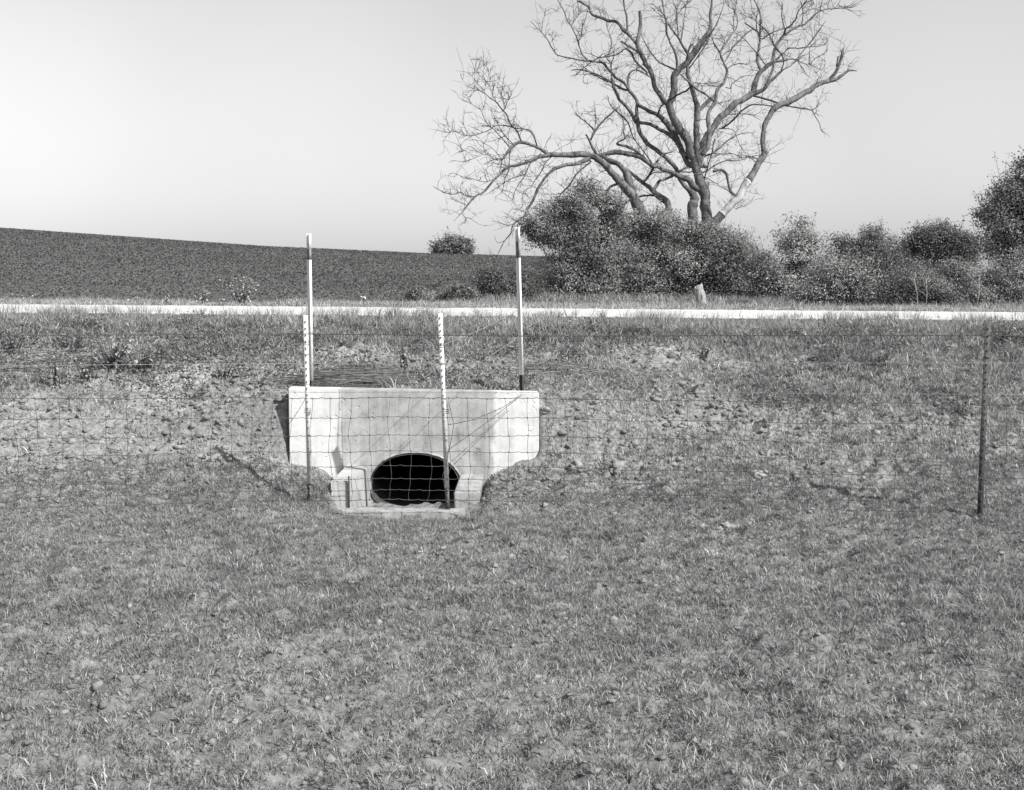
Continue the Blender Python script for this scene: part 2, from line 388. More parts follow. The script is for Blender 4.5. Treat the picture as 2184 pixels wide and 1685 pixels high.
tag(mk('verge_grass', V, q, t, M['grass'], attr=a), 'pale tall grass on the verge beyond the gravel road', 'grass', kind='stuff')

def leaves(C, size, tone, flat=.5, asp=.5, N=None):
    """leaf quads (two triangles folded along the rib) at C"""
    n = len(C)
    nrm = rng.normal(0, 1, (n, 3)) if N is None else N+rng.normal(0, .42, (n, 3))
    if N is None: nrm[:, 2] = np.abs(nrm[:, 2])+flat
    nrm /= np.linalg.norm(nrm, axis=1)[:, None]
    u = np.cross(nrm, rng.normal(0, 1, (n, 3))); u /= np.linalg.norm(u, axis=1)[:, None]; w = np.cross(nrm, u)
    s = size[:, None]
    V = np.stack([C-u*s*.5, C+w*s*asp*.5+nrm*s*.08, C+u*s*.5-nrm*s*.12, C-w*s*asp*.5+nrm*s*.08], 1).reshape(-1, 3)
    k = np.arange(n)[:, None]*4
    return V, np.concatenate([k+np.array([[0, 1, 2]]), k+np.array([[0, 2, 3]])]), np.repeat(tone, 4)

V, t, a = leaves(np.stack(WEEDS[:3], -1), .028*rng.uniform(.5, 1.5, len(WEEDS[0])), WEEDS[3], flat=.3, asp=.6)
tag(mk('bank_ground_cover', V, None, t, M['leaf'], attr=a), 'low broad leaved ground cover mixed into the grass of the bank', 'ground cover', kind='stuff')
# alfalfa on the hill
n = 360000
Y = 25.5*np.exp(rng.uniform(0, 1, n)**.8*math.log(146/25.5)); X = rng.uniform(-1, .9, n)*(.52*Y+3)
k = (X < .15*Y+3) | (rng.uniform(0, 1, n) < .35); X, Y = X[k], Y[k]; n = len(X)
Z = hbase(X, Y)+rng.uniform(.0, .13, n)*(.6+.8*fbm(X, Y, 2.5, 80))
V, t, a = leaves(np.stack([X, Y, Z], -1), (.03+.0008*Y)*rng.uniform(.6, 1.4, n), rng.uniform(.40, .58, n)*(.75+.3*fbm(X, Y, 6, 81)+.3*fbm(X*.15, Y, 5, 82)), flat=1.3, asp=.7)
tag(mk('alfalfa_crop', V, None, t, M['leaf'], attr=a), 'dark low leafy crop covering the hillside field', 'crop', kind='stuff')

# loose clods and stones
def lumps(X, Y, S, tone_, sub=1):
    import bmesh
    bm = bmesh.new(); bmesh.ops.create_icosphere(bm, subdivisions=sub, radius=1); v0 = np.array([v.co[:] for v in bm.verts]); f0 = np.array([[v.index for v in f.verts] for f in bm.faces]); bm.free()
    n = len(X); m = len(v0)
    jit = 1+rng.normal(0, .36, (n, m, 1)); sq = rng.uniform(.55, 1.2, (n, 1, 3))*np.array([1, 1, .7])
    V = v0[None]*jit*sq*S[:, None, None]
    V = V+np.stack([X, Y, hgt(X, Y)+S*.12], -1)[:, None, :]
    F = f0[None]+np.arange(n)[:, None, None]*m
    return V.reshape(-1, 3), F.reshape(-1, 3), np.repeat(tone_, m)
n = 130000
Y = np.sqrt(rng.uniform(3.3**2, 14.6**2, n)); X = rng.uniform(-1, 1, n)*(.44*Y+.5)
k = (rng.uniform(0, 1, n) < np.clip(.15+bare_mask(X, Y)*1.1, 0, 1)*(1-.35*ss(9.6, 10.6, Y))*ss(.1, .5, fbm(X, Y, .9, 12))) & free(X, Y); X, Y = X[k], Y[k]
S = .005+.019*rng.uniform(0, 1, len(X))**6*(1+ss(9.5, 10.5, Y))
V, t, a = lumps(X, Y, S, rng.uniform(.75, 1.25, len(X)))
tag(mk('loose_clods', V, None, t, M['clod'], attr=a), 'loose crumbled clods of pale dry soil over field and bank', 'soil clods', kind='stuff')

def ground_y(u, v):
    """distance at which the line of sight through u, v meets the ground"""
    lo = np.linspace(3.5, 30, 1500)
    for Yv in lo:
        p = P(u, v, Yv)
        if p.z < float(hbase(p.x, Yv)): return Yv
    return 24.
def on_ground(u, v):
    Yv = ground_y(u, v); p = P(u, v, Yv); return Vector((p.x, Yv, float(hgt(p.x, Yv))))

# single clods that stand out
CL = [(1550, 1133, .10, 'pale crumbled heap of dry clods in the open grass right of the culvert', .9),
      (1165, 880, .07, 'blunt clod on the slope just right of the headwall', 0),
      (1230, 1000, .10, 'large pale clod lying right of the culvert apron', 0),
      (1320, 1010, .11, 'broad lump of soil with a shaded hollow behind the woven wire', 0),
      (1352, 955, .08, 'pale block of soil beside the broad lump', 0),
      (1612, 1022, .10, 'rounded pale clod behind the fence midway to the dark post', 0),
      (1545, 985, .06, 'small light clod uphill of the rounded one', 0),
      (1700, 1022, .07, 'dark sided clod nearest the dark post among the slope clods', 0),
      (1690, 810, .07, 'pale stone on the grassy bank right of the tall poles', 0),
      (1440, 905, .05, 'little clod caught between grass tufts mid slope', 0),
      (575, 1030, .06, 'clod beside the shadow left of the culvert apron', 0),
      (470, 905, .06, 'clod on the bare slope left of the headwall', 0)]
for u, v, s, lab, spread in CL:
    p = on_ground(u, v)
    m = 60 if spread else 7
    r = .12 if spread else s*.32
    an = rng.uniform(0, 2*np.pi, m); rr = np.sqrt(rng.uniform(0, 1, m))*r*1.3
    Sx = (np.full(m, .024) if spread else np.full(m, s*.35))*rng.uniform(.5, 1.3, m); Sx[0] = s*(.45 if spread else .62)
    rr[0] = 0
    V, t, a = lumps(p.x+np.cos(an)*rr*1.3, p.y+np.sin(an)*rr*.8, Sx, np.full(m, 1.5 if spread else 1.15)*rng.uniform(.9, 1.1, m), sub=2)
    o = mk('soil_clod', V, None, t, M['clod'], attr=a); tag(o, lab, 'soil clod', 'large clods of soil')

# ------------------------------------------------------------------ culvert
YF = 10.45                                                   # front face of the headwall
YAW = math.radians(2.0)
cul = empty('culvert', (HX, YF, 0), 'pale concrete culvert headwall with a dark arched pipe opening', 'culvert')
zt = lambda x: .835 - .022*x                                  # top edge falls to the right
hw, th = 1.062, .22
outer = [(-hw, -.45), (hw, -.45)] + [(x, zt(x)) for x in np.linspace(hw, -hw, 24)]
def arch(k=1.0, n=44):
    pts = []
    for i in range(n):
        a = 2*math.pi*i/n
        c, s = math.cos(a), math.sin(a)
        if s >= 0: x = .392*math.copysign(abs(c)**.92, c); z = .015+.285*s
        else: x = .392*math.copysign(abs(c)**.70, c); z = .015+.235*s
        pts.append((x*k+.0, (z-.02)*k+.02))
    return pts
hole = arch(1.0)
tri = geometry.tessellate_polygon([[Vector((x, z, 0)) for x, z in outer], [Vector((x, z, 0)) for x, z in hole]])
allp = outer+hole; no, nh = len(outer), len(hole)
R2 = np.array([[math.cos(YAW), -math.sin(YAW), 0], [math.sin(YAW), math.cos(YAW), 0], [0, 0, 1]])
def cw(V): return np.asarray(V) @ R2.T + np.array([HX, YF, 0])
V = [(x, 0, z) for x, z in allp]+[(x, th, z) for x, z in allp]; N = len(allp); F = []
for a, b, c in tri:
    F.append((a, b, c)); F.append((c+N, b+N, a+N))
for lo, cnt in ((0, no), (no, nh)):
    for i in range(cnt):
        a, b = lo+i, lo+(i+1) % cnt; F.append((a, a+N, b+N, b))
hwall = mk('headwall', cw(V), None, None, M['concrete'], cul, polys=F)
import bmesh
bm = bmesh.new(); bm.from_mesh(hwall.data); bmesh.ops.recalc_face_normals(bm, faces=bm.faces)
ed = [e for e in bm.edges if len(e.link_faces) == 2 and e.calc_face_angle(0) > .9]
bmesh.ops.bevel(bm, geom=ed, offset=.006, segments=2, affect='EDGES'); bm.to_mesh(hwall.data); bm.free()
# rough mortar rim around the opening
rim = []
for i in range(70):
    a = math.pi*(-.05+1.1*i/69); c, s = math.cos(a), math.sin(a)
    x = .392*math.copysign(abs(c)**.92, c); z = .015+(.285 if s > 0 else .235)*s
    k = 1.018+.012*random.random(); rim.append((x*k, -.002-.004*random.random(), z*k+.002))
V, q, t = tubes([(cw(rim), np.array([.006+.006*random.random() for _ in rim]))], 6); mk('mortar_rim', V, q, t, M['concrete'], cul)
# corrugated pipe
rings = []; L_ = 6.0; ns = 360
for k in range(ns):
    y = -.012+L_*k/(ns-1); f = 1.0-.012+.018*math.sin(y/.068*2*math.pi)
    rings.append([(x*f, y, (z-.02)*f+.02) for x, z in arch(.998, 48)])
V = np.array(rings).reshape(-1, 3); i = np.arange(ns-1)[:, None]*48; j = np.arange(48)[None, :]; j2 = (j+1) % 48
Q = np.stack([i+j, i+48+j, i+48+j2, i+j2], -1).reshape(-1, 4).tolist(); Q.append(list(range((ns-1)*48, ns*48)))  # far end capped: an added closure that keeps daylight out of the pipe
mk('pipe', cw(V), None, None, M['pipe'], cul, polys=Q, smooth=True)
# silt in the bottom of the pipe and on the apron floor
def slab(poly, z0, z1):
    n = len(poly); V = [(x, y, z1 if not callable(z1) else z1(x, y)) for x, y in poly]+[(x, y, z0) for x, y in poly]
    return V, [list(range(n))]+[list(range(2*n-1, n-1, -1))]+[[i, i+n, (i+1) % n+n, (i+1) % n] for i in range(n)]
def wpart(name, poly, z0, z1, m=M['concrete'], bev=.008):
    V, F = slab(poly, z0, z1); o = mk(name, V, None, None, m, cul, polys=F)
    bm = bmesh.new(); bm.from_mesh(o.data); bmesh.ops.recalc_face_normals(bm, faces=bm.faces)
    if bev: bmesh.ops.bevel(bm, geom=bm.edges[:], offset=bev, segments=2, affect='EDGES')
    bm.to_mesh(o.data); bm.free(); return o
wpart('apron_floor', [(-1.31, 9.93), (-.44, 9.93), (-.42, 10.46), (-1.22, 10.40)], -.4, -.165)
wpart('side_wall', [(-1.47, 9.90), (-1.312, 9.90), (-1.20, 10.47), (-1.41, 10.47)], -.4, lambda x, y: .145+.10*(y-9.9))
wpart('side_wall', [(-.475, 9.98), (-.265, 9.98), (-.24, 10.48), (-.44, 10.48)], -.4, lambda x, y: .035+.17*(y-9.98))
wpart('sill', [(-1.40, 9.735), (-.375, 9.745), (-.375, 9.927), (-1.40, 9.917)], -.5, lambda x, y: -.074-.012*(x+.9))
# short steel stake at the end of the left side wall
v_, q_ = box((-1.318, 9.885, .03), (.012, .012, .32)); mk('steel_stake', v_, q_, None, M['rust'], cul)

# ------------------------------------------------------------------ fence: posts
def tpost(name, base, top, label, group, facing=0., lo_dark=.15, bands=(), col=None, stud=True, wid=.036):
    """T section post: flange to the viewer (facing 0) or stem to the viewer (facing pi)"""
    r = empty(name, base, label, 'fence post', group)
    b, t = Vector(base), Vector(top); ax = (t-b); Lh = ax.length; ax.normalize()
    side = Vector((math.cos(facing), math.sin(facing), 0)); side = (side-ax*side.dot(ax)).normalized(); nrm = side.cross(ax)
    R = np.array([[side[i], nrm[i], ax[i]] for i in range(3)])
    def seg(nm, a, c, m):
        fl, q1 = box((0, 0, (a+c)/2), (wid, .005, c-a)); st, q2 = box((0, -.0185, (a+c)/2), (.0045, .032, c-a))
        V, Q_ = join([(fl, q1), (st, q2)]); return mk(nm, V @ R.T + np.array(base), Q_, None, m, r)
    col = col or M['white']
    cuts = [(-.25, lo_dark, M['black'] if lo_dark > 0 else col, 'painted_foot')]
    z = lo_dark
    for a, c in sorted(bands): cuts.append((z, a, col, 'shaft')); cuts.append((a, c, M['greyp'], 'dark_band')); z = c
    cuts.append((z, Lh, col, 'shaft'))
    if lo_dark <= 0: cuts = [(-.25, Lh, col, 'shaft')]
    for a, c, m, nm in cuts:
        if c-a > .004: seg(nm, a, c, m)
    if stud:
        k = .05
        while k < Lh-.02: V, Q_ = box((0, .0055, k), (.008, .009, .012)); mk('stud', V @ R.T + np.array(base), Q_, None, M['greyp'] if lo_dark > 0 else M['rust'], r); k += .052
    return r
pl = P(661, 1066, 9.62); plt = P(651.5, 672, 9.60)
pm = P(955, 1083, 9.86); pmt = P(938.5, 668, 9.62)
pr = P(2090, 1095, 8.95); prt = P(2107, 690, 8.98)
tpost('steel_fence_post', pl, plt, 'white studded steel post with black foot standing left of the pipe opening', 'white painted posts of the fence', lo_dark=.13)
tpost('steel_fence_post', pm, pmt, 'white studded steel post with black foot leaning in front of the pipe opening', 'white painted posts of the fence', lo_dark=.17)
tpost('steel_fence_post', pr, prt, 'dark unpainted steel post standing alone at the right of the fence', None, lo_dark=0, col=M['rust'], facing=.1, wid=.042)
tl, tlt = P(664, 836, 10.78), P(658.5, 498, 10.75)
tr_, trt = P(1113.5, 848, 10.72), P(1103.5, 485, 10.65)
tpost('marker_post', tl, tlt, 'tall white marker post behind the left end of the headwall', 'tall banded marker posts behind the headwall', lo_dark=.10, bands=[(1.15, 1.24)], facing=math.pi+.25, stud=False, wid=.04)
tpost('marker_post', tr_, trt, 'tall white marker post with dark band behind the right end of the headwall', 'tall banded marker posts behind the headwall', lo_dark=.20, bands=[(1.21, 1.35)], facing=math.pi+.25, stud=False, wid=.04)

# ------------------------------------------------------------------ fence: woven wire
fxu = np.array([-500, 0, 600, 1000, 1500, 2100, 2700.]); fyY = np.array([8.5, 8.85, 9.50, 9.55, 9.3, 8.90, 8.7])
fx = np.array([(u-CU)/FPX*Yv for u, Yv in zip(fxu, fyY)])
def fenY(x): return np.interp(x, fx, fyY)
x = np.arange(-5.6, 5.6, .002); yy = fenY(x); k = np.ones(41)/41; yy = np.convolve(np.pad(yy, 20, mode='edge'), k, 'valid')
sarc = np.concatenate([[0], np.cumsum(np.hypot(np.diff(x), np.diff(yy)))])
def topz(xv): return np.interp(xv, [-5.6, -3.7, -1.7, 0, 1.5, 3.4, 5.6], [.92, .91, .856, .853, .85, .862, .86]) + .004*np.sin(xv*5.1)+.002*np.sin(xv*11.3)
s0 = np.interp((618-CU)/FPX*9.5, x, sarc) % .1524
stays = np.arange(s0, sarc[-1], .1524)
rows = np.array([0, .1524, .2921, .4191, .5334, .635, .7239, .800])
fence = empty('woven_wire_fence', (0, 9.45, 0), 'woven wire stock netting with crimped line wires stretched across the culvert', 'wire fence')
jx = rng.normal(0, .006, (len(stays), 8)); jz = rng.normal(0, .0015, (len(stays), 8))
amp = rng.uniform(.6, 1.3, (len(stays), 8))
def nodepos(i, r):
    xs_ = np.interp(stays[i], sarc, x)+jx[i, r]+.010*math.sin(r*1.1+i*.3); return np.array([xs_, np.interp(xs_, x, yy)+.004*math.sin(i+r), topz(xs_)-rows[r]*(1.0)+jz[i, r]])
for r in range(8):
    pts = []
    for i in range(len(stays)-1):
        a, b = nodepos(i, r), nodepos(i+1, r)
        for f in np.arange(0, 1, .1):
            p = a*(1-f)+b*f; bump = math.exp(-((f-.5)/.11)**2)*.0052*amp[i, r] - math.exp(-((f-.27)/.1)**2)*.0015 - math.exp(-((f-.73)/.1)**2)*.0015
            p = p+np.array([0, 0, bump]); pts.append(p)
    kn = []
    for i in range(len(stays)):
        c = nodepos(i, r); kn.append(([c+np.array([-.007, -.003, .004]), c+np.array([.007, -.003, -.003])], [.0045, .0045]))
    V, q, t = tubes([(pts, np.full(len(pts), .0026 if r in (0, 7) else .0021))]+kn, 5); mk('line_wire', V, q, t, M['wire'], fence, smooth=True)
for i in range(len(stays)):
    pts = []
    for r in range(7):
        a, b = nodepos(i, r), nodepos(i, r+1)
        for f in (0, .35, .7): pts.append(a*(1-f)+b*f+np.array([.004*math.sin(f*3.1)*(1 if (i+r) % 2 else -1), -.003, 0]))
    pts.append(nodepos(i, 7)+np.array([0, -.003, 0])); 
    V, q, t = tubes([(pts, np.full(len(pts), .0017))], 5)
    if abs(pts[0][0]) < 4.9: mk('stay_wire', V, q, t, M['wire'], fence, smooth=True)

def strand(pts, r=.0018, sub=.02, barbs=.13, twist=True, jit=0.0):
    """two-strand barbed wire through pts; returns verts, quads, tris"""
    p = np.array([list(q) for q in pts], float); d = np.concatenate([[0], np.cumsum(np.linalg.norm(np.diff(p, axis=0), axis=1))])
    s = np.arange(0, d[-1], sub); c = np.stack([np.interp(s, d, p[:, i]) for i in range(3)], -1)
    if jit: c = c + np.stack([jit*(vn(s, s*0+i, .12, 3+i)-.5)*2 for i in range(3)], -1)
    ph = s/.05*2*np.pi*.5; out = []
    for sg in (0, math.pi):
        o = np.stack([0*s, np.cos(ph+sg)*r*.8, np.sin(ph+sg)*r*.8], -1); out.append((c+o, np.full(len(s), r)))
    if barbs:
        for b in np.arange(.05+random.random()*.05, d[-1], barbs):
            q = np.array([np.interp(b, d, p[:, i]) for i in range(3)])
            for k in range(2):
                e = rng.normal(0, 1, 3); e = e/np.linalg.norm(e)*.012; out.append(([q-e, q+e], [r*.75, r*.45]))
    return tubes(out, 4)
def wire(name, pts, label, cat='wire', group=None, m='wire', **k):
    V, q, t = strand(pts, **k); o = mk(name, V, q, t, M[m]); return tag(o, label, cat, group)
xx = np.linspace(-5.5, 5.5, 60)
def along(zf, off=-.02, sag=0): return [(a, float(fenY(a))+off, float(zf(a))+sag*math.sin(a*1.3)) for a in xx]
G = 'barbed wires strung above the netting'
wire('barbed_wire', along(lambda a: np.interp(a, [-5.5, -1.6, 0, 3.4, 5.5], [1.375, 1.352, 1.335, 1.362, 1.37])), 'dark topmost barbed wire of the fence passing just under the post tops', group=G, r=.0024)
wire('barbed_wire', along(lambda a: np.interp(a, [-5.5, -3.6, -1.6, 0, 3.4, 5.5], [1.155, 1.148, 1.122, 1.12, 1.165, 1.17])), 'bright middle barbed wire of the fence', group=G, m='wirel', r=.0013)
wire('barbed_wire', along(lambda a: np.interp(a, [-5.5, -3.6, -1.6, 0, 3.4, 5.5], [.955, .953, .902, .90, .938, .94])), 'bright lowest barbed wire of the fence just above the netting', group=G, m='wirel', r=.0013)
def cat(a, b, sag=.02, n=14):
    a, b = Vector(a), Vector(b); return [a.lerp(b, i/(n-1))-Vector((0, 0, sag*4*(i/(n-1))*(1-i/(n-1)))) for i in range(n)]
G = 'loose wires tying the marker posts to the fence'
wire('barbed_wire', cat(P(661, 638, 10.72), P(1105, 645, 10.65), .06), 'slack barbed wire hanging between the two tall marker posts near the road', group=G, m='wirel', r=.0016, jit=.004)
wire('barbed_wire', cat(P(661, 709, 10.72), P(945, 719, 9.62), .035), 'sagging wire from the left marker post to the leaning white post', group=G, m='wirel', r=.0015, jit=.003)
wire('barbed_wire', cat(P(1108, 716, 10.68), P(952, 812, 9.7), .02), 'bright wire slanting down from the right marker post towards the leaning post', group=G, m='wirel', r=.0016, jit=.003)
wire('barbed_wire', cat(P(1106, 660, 10.66), P(945, 735, 9.64), .02), 'bright upper wire slanting from the right marker post to the leaning post top', group=G, m='wirel', r=.0016, jit=.003)
wire('barbed_wire', cat(P(1108, 844, 10.40), P(956, 905, 9.70), .05), 'thorny barbed wire drooping from the headwall corner to the leaning white post', group=G, r=.0018, barbs=.07, jit=.008)
wire('tie_wire', cat(P(1113, 842, 10.38), P(955, 960, 9.72), .01), 'taut brace wire crossing the headwall from its top right corner down to the leaning post', group=G, r=.0022, barbs=.12)
wire('tie_wire', cat(P(656, 842, 9.62), P(616, 905, 10.42), .01), 'thin wire running from the left white post back to the left edge of the headwall', group=G, r=.0016)
wire('tie_wire', [P(958, 862, 9.62), P(968, 905, 9.6), P(963, 935, 9.6), P(956, 965, 9.68), P(953, 985, 9.7), P(944, 1015, 9.7), P(950, 1050, 9.75), P(955, 1068, 9.8)], 'bent loose wire kinked along the leaning white post', r=.0022, barbs=0, sub=.01)
# clips that hold the wires on the posts
for u, v, Yv, lab in ((655, 875/1.6046/1.8755+1100/1.8755, 9.58, 'wrapped wire tie halfway up the left white post'), (951, (1100+878/1.6046)/1.8755, 9.62, 'wrapped wire tie halfway up the leaning white post'),
                 (941.5, (1100+455/1.6046)/1.8755, 9.6, 'wrapped wire tie near the top of the leaning white post'), (653.5, (1100+438/1.6046)/1.8755, 9.58, 'wrapped wire tie near the top of the left white post')):
    c = P(u, v, Yv); pts = [(c.x+.026*math.cos(a), c.y+.012+.026*math.sin(a), c.z+.0022*a-.02) for a in np.linspace(0, 19, 70)]
    V, q, t = tubes([(pts, np.full(70, .0018))], 4); tag(mk('wire_tie', V, q, t, M['rust']), lab, 'wire tie', 'wire ties on the white posts')

# ------------------------------------------------------------------ brush heaps and dry stalks
def stalks(name, cu, cv, du, n, ln, label, tone_=(.3, .9), zr=.07, dv=.2):
    c = on_ground(cu, cv); out = []; tn = []
    for k in range(n):
        x0 = c.x+rng.normal(0, du*.45); y0 = c.y+rng.normal(0, dv); a = rng.normal(0, .22)+(math.pi if random.random() < .4 else 0)+.12
        l = ln*rng.uniform(.4, 1.2); pts = []
        zb = rng.uniform(0, zr)*math.exp(-((x0-c.x)/du)**2); bend = rng.normal(0, .12); up = rng.normal(0, .03)
        for f in np.linspace(0, 1, 6):
            px, py = x0+l*(f-.5)*math.cos(a), y0+l*(f-.5)*math.sin(a)+bend*l*(f-.5)**2
            pts.append((px, py, float(hbase(px, py))+.025+zb+up*(f-.5)+.02*f*(1-f)))
        r = rng.uniform(.0018, .0042); out.append((pts, np.linspace(r, r*.5, 6))); tn.append(np.full(6*4+2, rng.uniform(*tone_)))
    V, q, t = tubes(out, 4); return tag(mk(name, V, q, t, M['straw'], attr=np.concatenate(tn)), label, 'brush heap', 'heaps of cut stalks on the bank')
stalks('brush_heap', 760, 822, .55, 420, .6, 'dark heap of cut weed stalks lying right behind the headwall', (.2, .7), .1)
stalks('brush_heap', 1190, 795, .55, 130, .5, 'thin scatter of cut stalks on the bank right of the right marker post', (.3, 1.0), .04)
stalks('brush_heap', 30, 790, .5, 120, .55, 'tangle of broken stalks at the left edge of the bank', (.4, 1.4), .06)

# ------------------------------------------------------------------ weeds
def weed(name, u, v, h, n, kind, label, group, ls=.08, tone_=1., Yv=None):
    p = on_ground(u, v) if Yv is None else Vector((P(u, v, Yv).x, Yv, float(hgt(P(u, v, Yv).x, Yv))))
    r = empty(name, p, label, 'weed', group); st, C, S = [], [], []
    LV, LT, LA, nb = [], [], [], 0
    def bigleaf(base, d, ln, wd, droop, tn):
        nonlocal nb
        d = np.array(d); side = np.cross(d, [0, 0, 1.]); side /= np.linalg.norm(side)+1e-6
        prev = None; pts = []
        for f, w in ((0, .12), (.25, .8), (.55, 1), (.8, .7), (1, .03)):
            c = np.array(base)+d*ln*f+np.array([0, 0, -droop*ln*f*f]); up = np.array([0, 0, .18*wd*w])
            pts += [c-side*wd*w*.5+up, c, c+side*wd*w*.5+up]
        LV.append(np.array(pts))
        for k in range(4):
            b = nb+k*3; LT.append([[b, b+1, b+4], [b, b+4, b+3], [b+1, b+2, b+5], [b+1, b+5, b+4]])
        LA.append(np.full(15, tn)); nb += 15
    if kind == 'rosette':
        for k in range(n):
            a = 2*math.pi*k/n+rng.normal(0, .3); e = rng.uniform(.3, 1.3); ln = h*rng.uniform(.6, 1.1)
            bigleaf(p+Vector((0, 0, .01)), (math.cos(a)*math.cos(e), math.sin(a)*math.cos(e), math.sin(e)), ln, ln*.26, .35, tone_*rng.uniform(.7, 1.3))
        V, q, t = tubes([([p, p+Vector((0, 0, .04))], [.01, .006])], 5); mk('stem', V, q, t, M['twig'], r)
    else:
        for k in range(n):
            a = rng.uniform(0, 2*math.pi); sp = .8 if kind == 'bushy' else .2
            hh = h*rng.uniform(.55, 1.05); tp = p+Vector((math.cos(a)*hh*sp*rng.uniform(.3, 1), math.sin(a)*hh*sp*rng.uniform(.3, 1), hh)); b0 = p+Vector((rng.normal(0, .04*h*2), rng.normal(0, .04*h*2), -.02))
            st.append(([b0, b0.lerp(tp, .5)+Vector((0, 0, .02)), tp], [.006, .004, .002]))
            m = max(3, int(hh/ls*1.6))
            for j in range(m):
                f = .2+.8*j/m; c = b0.lerp(tp, f); aa = rng.uniform(0, 2*math.pi); e = rng.uniform(-.1, .8)
                bigleaf(c, (math.cos(aa)*math.cos(e), math.sin(aa)*math.cos(e), math.sin(e)), ls*rng.uniform(.7, 1.3), ls*.42, .4, tone_*rng.uniform(.6, 1.4))
        V, q, t = tubes(st, 4); mk('stem', V, q, t, M['twig'], r)
    mk('leaves', np.concatenate(LV), None, np.concatenate([np.array(x_) for x_ in LT]).reshape(-1, 3), M['leaf'], r, attr=np.concatenate(LA))
    return r
G1, G2, G3 = 'leaf rosettes on the bank', 'leafy weeds on the bank', 'weeds on the far verge'
for u, v, h, n, lab in [(160, 750, .22, 16, 'upright rosette of long leaves at the far left of the bank'),
    (1303, 715, .20, 15, 'dark leaf rosette on the bank right of the right marker post'), (60, 705, .16, 12, 'small rosette near the road at the left edge'),
    (1590, 735, .15, 12, 'flat rosette midway along the right bank'), (905, 820, .17, 12, 'shaggy rosette behind the headwall between the white posts'),
    (735, 740, .14, 10, 'small rosette beside the bare patch near the left white post'), (1745, 775, .14, 11, 'pale rosette lying in front of the long grass tussock'),
    (2010, 745, .18, 13, 'rosette just left of the dark post'), (560, 830, .16, 12, 'curled rosette left of the headwall top'),
    (1480, 855, .15, 10, 'low dark rosette above the netting on the right slope')]:
    weed('rosette_weed', u, v, h, n, 'rosette', lab, G1, tone_=1.3)
for u, v, h, n, k, ls, lab in [(240, 790, .38, 16, 'bushy', .085, 'broad clump of leafy weeds left on the bank with hanging pale leaves'), (300, 800, .34, 12, 'bushy', .08, 'right hand half of the leafy weed clump on the left bank'),
    (120, 830, .34, 8, 'thin', .05, 'thin stalky weed at the left edge of the bare slope'), (190, 820, .30, 8, 'bushy', .06, 'weed bushing out below the leafy clump at left'),
    (480, 810, .22, 9, 'bushy', .06, 'low weed on the slope above the headwall left end'), (1700, 730, .22, 9, 'bushy', .07, 'dark leafy weed on the upper right bank'),
    (1150, 735, .2, 9, 'bushy', .05, 'dense low weed just right of the right marker post'), (1885, 790, .22, 8, 'bushy', .07, 'weed in the grass left of the dark post'),
    (2140, 740, .26, 9, 'bushy', .07, 'leafy weed right of the dark post'), (860, 800, .24, 8, 'thin', .06, 'ragged wilted weed at the right end of the brush heap'),
    (1500, 770, .2, 8, 'bushy', .06, 'weed with big leaves in the middle of the right bank'), (30, 760, .3, 10, 'bushy', .06, 'mass of weeds at the left border of the bank')]:
    weed('leafy_weed', u, v, h, n, k, lab, G2, ls, 1.25)
for u, h, n, k, ls, lab, Yv in [(286, .30, 5, 'bushy', .10, 'pale broad leaved weed on the far verge at left', 21.4), (215, .22, 5, 'bushy', .09, 'pale weed left of the broad leaved one on the far verge', 21.3),
    (429, .42, 9, 'bushy', .09, 'two headed pale weed on the far verge left of the tall ragged one', 21.3), (471, .24, 5, 'bushy', .09, 'short pale weed beneath the tall ragged one', 21.3),
    (520, .58, 22, 'bushy', .07, 'tall ragged weed standing against the dark hillside', 21.3), (355, .25, 9, 'thin', .05, 'thin weed between the pale ones on the far verge', 21.3),
    (780, .26, 4, 'bushy', .10, 'pale curled weed on the far verge between the marker posts', 21.3), (60, .25, 8, 'bushy', .06, 'weed on the far verge near the left edge', 21.3), (9, .30, 8, 'bushy', .06, 'weed on the far verge cut by the left edge', 21.3)]:
    weed('verge_weed', u, 640, h, n, k, lab, G3, ls, 2.0, Yv)

